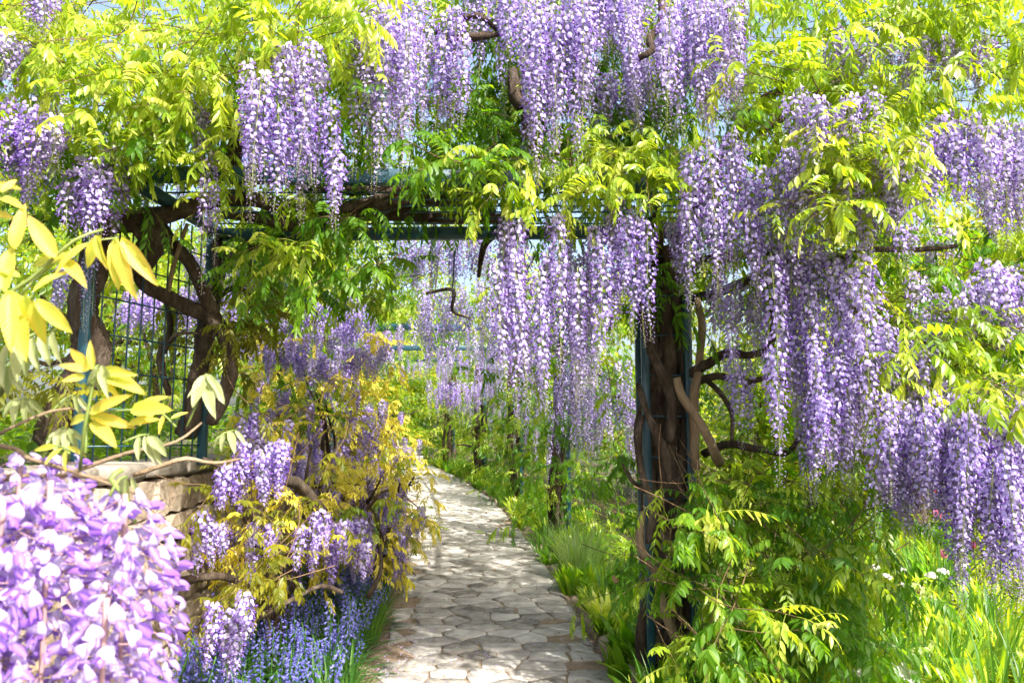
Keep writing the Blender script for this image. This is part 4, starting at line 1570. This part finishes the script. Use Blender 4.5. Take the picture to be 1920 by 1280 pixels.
for i in range(280):
    y = r.uniform(3.9, 8.2)
    x = r.uniform(-1.62, -.62)
    if y > 6.3 and x < -1.1:
        continue
    if k < 4:
        o = bells[k]
    else:
        o = copy_tree(bells[r.randint(4)])
    k += 1
    o.location = (pathx(x, y), y, float(gz(y)) - .02)
    o.rotation_euler = (r.normal(0, .14), r.normal(0, .14), r.uniform(0, 6.28))
    o.scale = [r.uniform(.7, 1.25)] * 3

# strappy tufts on the left edge of the path
for i in range(26):
    y = 3.9 + .2 * i + r.uniform(-.1, .1)
    x = -.72 + r.uniform(-.12, .10)
    clump('strap_leaf_tuft', ORDI[i] + ' dark strap leaf tuft counted from the near end of the left path edge', 'plant', (pathx(x, y), y, float(gz(y)) - .02), 30, .42, .018, DBLADE if i % 3 else GRASS, 500 + i, .08, 'strap leaf tufts along the left path edge', .1)

# right border along the path: leafy clumps, grass fountain
c0 = pix(1085, 1060, 8.4)
clump('ornamental_grass', 'pale fountain of fine ornamental grass beside the path, left of the pillar', 'grass clump', (c0[0], 8.4, float(gz(8.4))), 220, .75, .010, GRASSP, 31, .16, None, .2)
for i in range(96):
    y = 4.2 + .15 * i * (1 + i * .004) + r.uniform(-.1, .1)
    x = 1.20 + r.uniform(-.07, .42)
    if y > 23:
        break
    kind = i % 4
    nm, lb, L, W, n, mt, br = [('hosta_clump', ORDI[i // 4] + ' broad leaved clump along the right path edge, counted from the near end', .34, .085, 20, MG, True),
                               ('daylily_clump', ORDI[i // 4] + ' arching strap leaf clump along the right path edge, counted from the near end', .46, .02, 42, GRASS, False),
                               ('cranesbill_clump', ORDI[i // 4] + ' small leaved green cushion along the right path edge, counted from the near end', .24, .05, 60, MG, True),
                               ('yellow_leaf_clump', ORDI[i // 4] + ' yellow-green cushion along the right path edge, counted from the near end', .28, .06, 44, YG, True)][kind]
    clump(nm, lb, 'plant', (pathx(x, y), y, float(gz(y)) - .02), n, L * r.uniform(.85, 1.3), W, mt, 600 + i, .13, 'low plants along the right path edge', .2, br)

# garden on the right
gs = []
for i in range(112):
    y = 4.3 + 7.0 * r.rand() ** 1.3
    gs.append((y, r.uniform(.29 * y + .25, .66 * y + .7)))
gs.sort()
for i, (y, x) in enumerate(gs):
    kind = i % 4
    nm, lb, L, W, n, mt, br = [('iris_clump', ORDI[i // 4] + ' nearest upright blade clump of the right flower garden', .50, .045, 20, GRASS, True),
                               ('daylily_clump', ORDI[i // 4] + ' nearest arching strap leaf clump of the right flower garden', .55, .02, 40, GRASS, False),
                               ('tulip_leaf_clump', ORDI[i // 4] + ' nearest broad yellow-green leaf clump of the right flower garden', .38, .06, 16, YG, True),
                               ('leafy_perennial', ORDI[i // 4] + ' nearest bushy yellow-green leafy plant of the right flower garden', .34, .05, 40, YG, True)][kind]
    clump(nm, lb, 'plant', (x, y, float(gz(y)) - .02), n, L * r.uniform(.8, 1.2), W, mt, 800 + i, .13, 'leaf clumps in the right garden', .55, br)


def cover(name, label, xs, n, m, L, W, seed, hi=.16):
    """one mass of small ground cover leaves"""
    rr = np.random.RandomState(seed)
    V0, F0 = leaflet_arr(1, W / L, False, .3, .3)
    tm = (V0, F0, np.zeros(len(F0), int), np.full(len(V0), .5))
    ps, Rs = [], []
    for _ in range(n):
        x, y = xs(rr)
        ps.append((x, y, float(gz(y)) - .03 + rr.uniform(0, hi)))
        az = rr.uniform(0, 6.28)
        Rs.append(rotz(az) @ roty(-rr.uniform(-.2, 1.1)) @ rotx(rr.normal(0, .3)))
    V, F, M, T = batch(tm, np.array(Rs), np.array(ps), rr.uniform(.6, 1.3, n) * L, rr.uniform(0, 1, n))
    o = obj(name, mesh_from(name, V, F, [m], None, T), None, 'stuff')
    tag(o, label, 'ground cover')


cover('garden_ground_cover', 'mass of small bright leaves covering the soil of the right garden', lambda q: ((lambda y: (q.uniform(.2 * y + .55, .75 * y + 1), y))(4 + 20 * q.rand() ** 1.6)), 26000, TREE2, .085, .045, 11, .22)
cover('border_ground_cover', 'mass of small leaves covering the soil along the right path edge', lambda q: ((lambda y: (pathx(q.uniform(1.2, 2.3), y), y))(3.6 + 20 * q.rand() ** 1.5)), 14000, MG, .06, .032, 12)
cover('bed_ground_cover', 'mass of narrow dark leaves covering the soil of the bluebell bed', lambda q: ((lambda y: (pathx(q.uniform(-1.7, -.62), y), y))(3.4 + 14 * q.rand() ** 1.5)), 12000, DBLADE, .11, .014, 13, .2)
cover('terrace_ground_cover', 'mass of bright green leaves growing on the terrace behind the trellis', lambda q: ((lambda y: (pathx(q.uniform(-7, -2.2), y), y))(4.2 + 8 * q.rand())), 9000, TREE1, .09, .045, 14, .5)
bpy.data.objects['terrace_ground_cover'].location.z = 1.3

# tulips and white flowers
def tulip(label, p, m, h, seed, group=None):
    rr = np.random.RandomState(seed)
    t = thing('tulip', label, 'tulip', p, group)
    tip = np.array((rr.uniform(-.04, .04), rr.uniform(-.04, .04), h))
    V, F = tube([(0, 0, 0), tip * .5 + np.array((.01, 0, 0)), tip], (.005, .004), 5, .1)
    obj('stem', mesh_from('stem', V, F, [GRASS], None, None, True), t)
    s = .058
    for i in range(6):
        a = i * 1.047
        rad = .42 if i % 2 else .36
        V, F = [], []
        for j in range(5):
            tt = j / 4
            w = (.1, .42, .46, .34, .04)[j]
            rr_ = (.08, rad, rad * 1.02, rad * .95, rad * (1.1 if i % 2 else .75))[j]
            for q in (-1, 0, 1):
                b = a + q * w * 1.3
                V.append((rr_ * math.cos(b) * s, rr_ * math.sin(b) * s, tt * 1.25 * s - (.03 * s if q else 0)))
        for j in range(4):
            for q in range(2):
                b = 3 * j + q
                F += [(b, b + 1, b + 4), (b, b + 4, b + 3)]
        obj('petal', mesh_from('petal', np.array(V) + tip, F, [m], None, np.full(len(V), rr.rand()), True), t)
    mb = MB()
    for i in range(3):
        V, F = leaflet_arr(h * .75, .05, True, .25, .5)
        mb.add(V @ roty(-1.15).T @ rotz(rr.uniform(0, 6.28)).T, F, 0, rr.rand())
    obj('leaf', mb.mesh('leaf', [GRASS]), t)
    return t


TU = [(1722, 1112, 5.1, TULIP, 'wine red tulip open and flared above white blossom, lowest of the wine tulips'),
      (1852, 1022, 6.0, TULIP, 'wine red tulip under the long hanging clusters, rightmost of a pair'),
      (1815, 1012, 6.3, TULIP, 'wine red tulip under the long hanging clusters, left of its twin'),
      (1832, 1030, 6.9, TULIP, 'dark wine tulip standing behind the pair under the hanging clusters'),
      (1760, 1045, 6.5, TPINK, 'magenta tulip among pale blossom left of the wine tulips'),
      (1748, 968, 7.2, TPINK, 'pink tulip just left of the lower hanging clusters'),
      (1765, 975, 7.4, TPINK, 'pink tulip touching its pink neighbour below the clusters'),
      (1700, 965, 7.6, TPINK, 'small pink tulip farther back beside the leaf skirt'),
      (1762, 930, 8.2, TRED, 'red tulip glimpsed between the hanging clusters'),
      (1515, 855, 9.2, TRED, 'orange red tulip seen past the lower branch'),
      (1632, 880, 9.0, TRED, 'orange red tulip seen behind the right leaf skirt'),
      (1540, 858, 9.6, TRED, 'red tulip beside the orange red one past the lower branch'),
      (1790, 985, 7.8, TULIP, 'purple tulip half hidden by the hanging strands'),
      (1148, 1092, 6.8, TPINK, 'small pink flower at the path border left of the pillar')]
for i, (x, y_, d, m, lab) in enumerate(TU):
    p = pix(x, y_, d)
    g = float(gz(d))
    tulip(lab, (p[0], d, g), m, max(.3, p[2] - g), 40 + i, 'tulips in the right garden')


def umbel(label, p, h, seed, group):
    rr = np.random.RandomState(seed)
    t = thing('white_flower', label, 'flower', p, group)
    V, F = tube([(0, 0, 0), (.02, 0, h * .5), (0, .01, h)], (.004, .003), 4, .1)
    obj('stem', mesh_from('stem', V, F, [GRASS]), t)
    mb = MB()
    for i in range(34):
        a = rr.normal(0, 1, 3)
        a /= np.linalg.norm(a)
        a[2] = abs(a[2]) * .8
        c = np.array((0, 0, h)) + a * np.array((.05, .05, .04)) * rr.uniform(.5, 1) * .8
        Rm = frame(a + .01)
        for q in range(4):
            V, F = leaflet_arr(.014, .010, False)
            W_ = V @ rotz(q * 1.571).T          # petals in the XY plane
            W_ = np.stack((W_[:, 2] * .5 + .004, W_[:, 0], W_[:, 1]), 1)
            mb.add(W_ @ Rm.T + c, F, 0, rr.rand())
    obj('flower_head', mb.mesh('flower_head', [WHITE]), t)


for i, (x, y_, d) in enumerate(sorted([(1660, 1082, 5.6), (1745, 1080, 5.5), (1768, 1072, 5.7), (1800, 1060, 5.9), (1700, 1098, 5.4), (1640, 1065, 6.0), (1740, 1090, 6.2), (1620, 1240, 4.7), (1605, 1262, 4.6), (1590, 1215, 5.0), (1690, 1070, 6.3)], key=lambda q: q[2])):
    p = pix(x, y_, d)
    g = float(gz(d))
    umbel(ORDI[i] + ' small white blossom head of the right garden, counted from the picture\'s front', (p[0], d, g), max(.2, p[2] - g), 70 + i, 'white blossom heads in the right garden')
p = pix(1690, 1262, 4.55)
t = thing('white_lily', 'large white star shaped flower at the bottom edge of the right garden', 'flower', (p[0], 4.55, 0))
V, F = tube([(0, 0, 0), (.01, 0, p[2] * .5), (0, 0, p[2])], (.006, .005), 5, .1)
obj('stem', mesh_from('stem', V, F, [GRASS]), t)
for q in range(6):
    V, F = leaflet_arr(.085, .04, True, .25, .3)
    V = V @ roty(-.35).T @ rotz(q * 1.047).T @ rotx(.7).T + (0, 0, p[2])
    obj('petal', mesh_from('petal', V, F, [WHITE], None, np.full(len(V), .6), True), t)

# ------------------------------------------------------------------ the wisteria close to the camera, lower left
FG = thing('wisteria', 'large near wisteria at lower left, big lilac flowers and golden young leaves', 'wisteria', (-1.9, 1.0, 1.42))
fo = np.array(FG.location)


def fg_wood(name, pts, rad, m, sides=8, step=.015, wob=.002):
    V, F = tube(pts, rad, sides, step, .08, 8, wob)
    return obj(name, mesh_from(name, V - fo, F, [m], None, None, True), FG)


def grid_petal(fx, nu, nv):
    V, F = [], []
    for i in range(nu + 1):
        for j in range(nv + 1):
            V.append(fx(i / nu, j / nv * 2 - 1))
    for i in range(nu):
        for j in range(nv):
            a = i * (nv + 1) + j
            F += [(a, a + 1, a + nv + 2), (a, a + nv + 2, a + nv + 1)]
    return np.array(V), np.array(F)


def big_flower(seed):
    r_ = np.random.RandomState(seed)
    mb = MB()
    op = r_.uniform(.75, 1.15)
    bend = r_.uniform(.5, 1.3)

    def ban(u, v):
        w = math.sin(math.pi * min(1, .10 + .90 * u ** .8)) ** .55 * .44 * op
        if u > .97:
            w *= .55
        z_ = u * 1.0
        return (.06 + .20 * math.sin(u * 2.4) - .5 * bend * u * u - (.16 if seed % 2 else -.10) * v * v * u - .02 * math.cos(v * 7) * u, v * w, .88 * z_ * (1 - .08 * v * v) - .06 * (v == 0) * (u > .95))
    V, F = grid_petal(ban, 6, 6)
    uu, vv = np.repeat(np.linspace(0, 1, 7), 7), np.tile(np.linspace(-1, 1, 7), 7)
    tt = np.clip(.15 + .55 * uu + .15 * np.abs(vv) + r_.uniform(-.15, .12) + r_.normal(0, .09, 49), 0, .82)
    tt[(np.abs(vv) < .4) & (uu > .2) & (uu < .55)] = 1.0
    mb.add(V, F, 0, tt)
    for sg in (-1, 1):
        op2 = r_.uniform(.08, .30)

        def wing(u, v):
            w = math.sin(math.pi * min(1, .12 + .86 * u)) ** .7 * .20
            return (.06 + u * .98, sg * (.05 + op2 * u + .12 * math.sin(u * 3) - .06 * v * v), .05 + v * w - .20 * u * u)
        V, F = grid_petal(wing, 5, 3)
        mb.add(V, F, 1, np.clip(.7 - .5 * V[:, 0] + r_.uniform(-.3, .3), 0, 1))

    def keel(u, v):
        w = math.sin(math.pi * min(1, .15 + .8 * u)) * .13
        return (.05 + u * .72, v * w, -.08 - .16 * u + .25 * u * u * .6 - .1 * (1 - v * v))
    V, F = grid_petal(keel, 4, 2)
    mb.add(V, F, 1, .15)
    # calyx and stalk back to the axis
    V, F = tube([(-.02, 0, -.03), (.06, 0, 0), (.12, 0, .02)], (.05, .13, .12), 7, .04)
    mb.add(V, F, 2, .5)
    V, F = tube([(-.95, 0, .22), (-.45, 0, .10), (0, 0, -.01)], (.028, .034), 5, .15)
    mb.add(V, F, 2, .5)
    return mb.mesh('near_flower', [FBAN, FWIN, PSTALK], True)


BIGF = [big_flower(i) for i in range(9)]


def bud_mesh():
    mb = MB()
    V, F = tube([(-.02, 0, 0), (.1, 0, 0), (.45, 0, .04), (.8, 0, .02), (.98, 0, -.06)], (.05, .12, .17, .13, .02), 7, .08)
    mb.add(V, F, 1, .6)
    V, F = tube([(-.9, 0, .15), (-.4, 0, .06), (0, 0, 0)], (.028, .034), 5, .15)
    mb.add(V, F, 2, .5)
    return mb.mesh('near_bud', [FBAN, FWIN, PSTALK], True)


BIGB = bud_mesh()


def big_raceme(top, L, n, rad, fs, seed, lean=(0, 0)):
    r_ = np.random.RandomState(seed)
    top = np.asarray(top, float)
    c = lambda t: top + np.array((lean[0] * t * L, lean[1] * t * L, -L * t))
    P = [c(t) for t in np.linspace(0, 1, 5)]
    V, F = tube(P, (.003, .0014), 6, .02)
    rac = obj('flower_cluster', mesh_from('near_axis', V - fo, F, [PSTALK], None, None, True), FG)
    for i in range(n):
        t = .02 + .98 * (i + r_.uniform(-.4, .4)) / n
        phi = i * 2.39996 + r_.uniform(-.45, .45)
        prof = min(1, .6 + 2.5 * t) * (1 if t < .5 else 1 - .5 * (t - .5) / .5)
        rr = rad * prof * r_.uniform(.8, 1.15)
        s = fs * r_.uniform(.88, 1.15) * (1 - .25 * max(0, t - .5) / .5)
        tilt = r_.uniform(-.35, .55) + .25 * t
        Rm = rotz(phi) @ roty(tilt) @ rotx(r_.uniform(-.7, .7))
        e = c(t) + rotz(phi) @ np.array((rr, 0, -.15 * rr))
        me = BIGB if r_.rand() < (.10 if t < .4 else .3) or (t > .9 and r_.rand() < .6) else BIGF[r_.randint(9)]
        o = bpy.data.objects.new('flower', me)
        COL.objects.link(o)
        o.parent = rac
        o.matrix_local = mat4(Rm, e - fo, s)
    return rac


FS = .0162
big_raceme(pix(95, 900, .74), .30, 158, .030, FS, 1, (.02, 0))
big_raceme(pix(235, 925, .78), .26, 133, .030, FS, 2, (.02, .02))
big_raceme(pix(10, 930, .72), .28, 133, .030, FS, 3, (-.05, 0))
big_raceme(pix(170, 940, .86), .26, 124, .030, FS, 4)
big_raceme(pix(285, 990, .88), .22, 92, .026, FS, 5, (.02, 0))
big_raceme(pix(40, 850, .90), .24, 100, .030, FS, 6)
big_raceme(pix(200, 1120, .72), .16, 68, .028, FS, 7)
big_raceme(pix(-40, 1080, .7), .16, 68, .028, FS, 8)
big_raceme(pix(120, 860, .98), .14, 51, .030, FS, 9)
fg_wood('branch', [fo, (-1.5, .95, 1.52), (-1.0, .88, 1.60), *PX((-60, 830, .90), (60, 862, .88), (150, 890, .84), (250, 925, .82))], (.022, .014, .006, .003, .0024, .002, .0016), BARKP)
fg_wood('branch', [fo + (.02, .1, 0), (-1.3, 1.1, 1.5), *PX((-80, 900, 1.0), (100, 890, .97), (220, 905, .94), (300, 970, .9))], (.016, .009, .003, .002, .0015), BARKP)
fg_wood('stalk', PX((230, 880, .80), (205, 900, .79), (232, 935, .78), (250, 985, .78)), (.0028, .002), STALK, 6)


# near leaves: each a stalk with its leaflets
def fg_leaflet(seed, L=1., W=.36):
    r_ = np.random.RandomState(seed)
    cu, fo_ = r_.uniform(.03, .3), r_.uniform(.15, .6)
    wv = r_.uniform(0, 6.28)

    def fx(u, v):
        w = (math.sin(math.pi * u ** .85) ** .8 * (1 - .25 * u) + .0) * W * .5 * 1.12
        return (u * L, v * w, fo_ * abs(v) * w - cu * u * u * L + .012 * math.sin(u * 14 + wv) * abs(v))
    V, F = grid_petal(fx, 9, 4)
    return V, F


FGLM = {}
for k in range(6):
    V, F = fg_leaflet(k)
    tn = np.tile(.18 + .62 * np.abs(np.linspace(-1, 1, 5)), 10) + np.repeat(np.linspace(-.15, .25, 10), 5)
    for m in (FGL, PALE):
        FGLM[(k, m.name)] = mesh_from('leaflet_mesh', V, F, [m], None, np.clip(tn, 0, 1), True)


def fg_leaf(base, dirv, L, n, ll, m=FGL, droop=.6, seed=0):
    r_ = np.random.RandomState(seed)
    dirv = np.asarray(dirv, float)
    dirv /= np.linalg.norm(dirv)
    P = [np.asarray(base, float) + dirv * L * t + np.array((0, 0, -.35 * L * t * t)) for t in np.linspace(0, 1, 6)]
    V, F = tube(P, (.0016, .0008), 5, .02)
    lf = obj('leaf', mesh_from('leaf_stalk', V - fo, F, [STALK], None, None, True), FG)
    for i in range(n + 1):
        t = .3 + .7 * i / n
        f = t * 5
        a = min(int(f), 4)
        q = P[a] + (P[a + 1] - P[a]) * (f - a)
        d = P[a + 1] - P[a]
        d = d / np.linalg.norm(d)
        side = np.cross((0, 0, 1), d)
        side /= np.linalg.norm(side) + 1e-6
        for sg in ((-1, 1) if i < n else (0,)):
            dd = d * r_.uniform(.4, .8) + side * sg * r_.uniform(.6, 1) + np.array((0, 0, -droop * r_.uniform(.3, 1.3)))
            if sg == 0:
                dd = d + np.array((0, 0, -.5 * droop))
            o = bpy.data.objects.new('leaflet', FGLM[(r_.randint(6), m.name)])
            COL.objects.link(o)
            o.parent = lf
            o.matrix_local = mat4(frame(dd, (r_.uniform(-.3, .3) - sg * side[0] * .4, r_.uniform(-.5, .1), 1)), q - fo, ll * r_.uniform(.8, 1.15) * (.8 if i == 0 else 1))


fg_wood('branch', PX((-80, 640, .85), (0, 560, .80), (60, 520, .80), (140, 450, .80), (195, 430, .82)), (.0026, .002, .0014), STALK, 6)
fg_wood('branch', PX((150, 880, .84), (160, 800, .82), (172, 740, .82), (180, 690, .82)), (.002, .0015), STALK, 6)
fg_wood('branch', [(-1.5, .95, 1.52), (-1.0, .9, 1.72), *PX((-80, 640, .85), (-20, 600, .83))], (.012, .006, .002, .0016), BARKP)
def fg_fan(stem, d, lets, m=FGL, wd=1.0):
    """a compound leaf: its stalk and each of its leaflets from base to tip"""
    P = [pix(x, y_, d + .01 * k) for k, (x, y_) in enumerate(stem)]
    V, F = tube(P, (.0017, .0009), 5, .02)
    lf = obj('leaf', mesh_from('leaf_stalk', V - fo, F, [STALK], None, None, True), FG)
    for (x0, y0, x1, y1) in lets:
        a = pix(x0, y0, d + U(-.01, .01))
        b = pix(x1, y1, d + U(-.022, .012))
        o = bpy.data.objects.new('leaflet', FGLM[(rng.randint(6), m.name)])
        COL.objects.link(o)
        o.parent = lf
        L_ = np.linalg.norm(b - a)
        Rm = frame(b - a, (U(-.5, .5), -1, U(.1, .9)))
        M_ = mat4(Rm, a - fo, L_ * 1.06)
        o.matrix_local = M_ @ Matrix.Diagonal((1, wd * U(.7, .98), 1, 1))


fg_fan([(0, 600), (60, 530), (150, 460), (222, 446)], .80,
       [(25, 470, 42, 382), (105, 487, 52, 400), (8, 550, 16, 455), (168, 458, 92, 500), (180, 440, 197, 503), (216, 447, 243, 556), (212, 450, 222, 540), (228, 446, 290, 530),
        (62, 548, 122, 502), (118, 487, 158, 527), (60, 500, 130, 470), (40, 520, -10, 500), (190, 440, 160, 500)])
fg_fan([(-40, 600), (10, 560), (66, 558)], .78,
       [(18, 545, 18, 648), (48, 550, 58, 622), (66, 560, 133, 622), (62, 562, 78, 645), (0, 560, -20, 640), (30, 560, 42, 668), (10, 545, 60, 600)])
fg_fan([(-40, 400), (0, 372), (20, 368)], .82, [(0, 372, 42, 385), (-10, 345, 38, 352), (-10, 400, 25, 408), (0, 360, 30, 335)])
fg_fan([(40, 640), (70, 622), (95, 618)], .82, [(60, 624, 66, 694), (80, 620, 88, 680), (96, 620, 106, 676), (50, 628, 44, 700), (20, 640, 0, 720), (30, 640, 30, 710)], PALE, .8)
fg_fan([(160, 800), (168, 750), (176, 692)], .82,
       [(174, 692, 126, 654), (168, 694, 112, 682), (160, 704, 120, 712), (176, 690, 168, 640), (186, 702, 268, 730), (190, 694, 246, 700), (180, 712, 232, 742)])
fg_fan([(172, 720), (178, 690), (186, 684)], .815, [(184, 686, 168, 732), (188, 685, 180, 738), (192, 685, 196, 738), (196, 687, 210, 730), (182, 690, 160, 720)], PALE, .7)
fg_fan([(160, 850), (164, 800), (168, 776), (245, 768), (262, 764)], .825,
       [(168, 776, 240, 740), (170, 778, 250, 800), (245, 768, 314, 764), (240, 796, 294, 782), (166, 782, 120, 790), (172, 790, 215, 830), (262, 764, 308, 740)])
fg_fan([(230, 830), (262, 816), (280, 814)], .95, [(272, 816, 284, 864), (282, 815, 312, 854), (278, 815, 300, 866), (262, 818, 258, 860)], PALE, .9)
fg_fan([(350, 800), (376, 740), (386, 700)], 1.1, [(386, 702, 360, 756), (388, 700, 412, 736), (388, 706, 420, 752), (384, 712, 398, 776), (380, 720, 352, 742)], PALE, .95)
fg_fan([(-20, 790), (20, 752), (44, 744)], .9, [(36, 746, 22, 790), (44, 744, 48, 796), (50, 746, 66, 792), (54, 746, 82, 778), (26, 750, 4, 784)], PALE, .8)
fg_fan([(90, 780), (120, 748), (140, 740)], .9, [(136, 741, 122, 776), (142, 740, 146, 780), (148, 742, 166, 772), (128, 744, 108, 768)], PALE, .8)
fg_fan([(80, 860), (104, 812), (122, 800)], .86, [(116, 802, 100, 846), (122, 800, 124, 852), (128, 801, 148, 846), (132, 804, 160, 828), (110, 806, 84, 832)], PALE, .8)
fg_fan([(-30, 720), (0, 690), (20, 684)], .84, [(0, 690, -14, 740), (12, 686, 14, 744), (20, 684, 40, 734), (22, 684, 56, 706)], PALE, .8)
fg_fan([(330, 800), (300, 770), (280, 760)], 1.05, [(300, 768, 262, 790), (288, 762, 250, 760), (310, 776, 296, 812), (320, 786, 352, 770)], FGL, .9)
fg_fan([(400, 830), (420, 812), (440, 806)], 1.15, [(420, 812, 414, 846), (430, 808, 440, 844), (440, 806, 462, 832), (412, 816, 396, 842)], PALE, .8)
fg_fan([(205, 930), (224, 898), (240, 893)], .78, [(232, 895, 222, 936), (238, 893, 242, 950), (246, 894, 262, 930)], PALE, .7)
fg_fan([(130, 850), (118, 838), (100, 836)], .84, [(118, 838, 84, 862), (108, 836, 62, 842), (124, 842, 118, 880), (126, 836, 160, 852)], FGL, .8)
fg_wood('branch', PX((120, 890, .98), (240, 850, 1.0), (330, 830, 1.05), (378, 795, 1.1)), (.003, .0022, .0015), BARKP, 6)
fg_wood('branch', PX((0, 740, .86), (20, 700, .85), (-60, 760, .9)), (.003, .002), STALK, 6)
fg_wood('branch', PX((-80, 860, .95), (20, 800, .87), (130, 765, .9), (250, 800, .95)), (.002, .0016, .001), BARKP, 6)
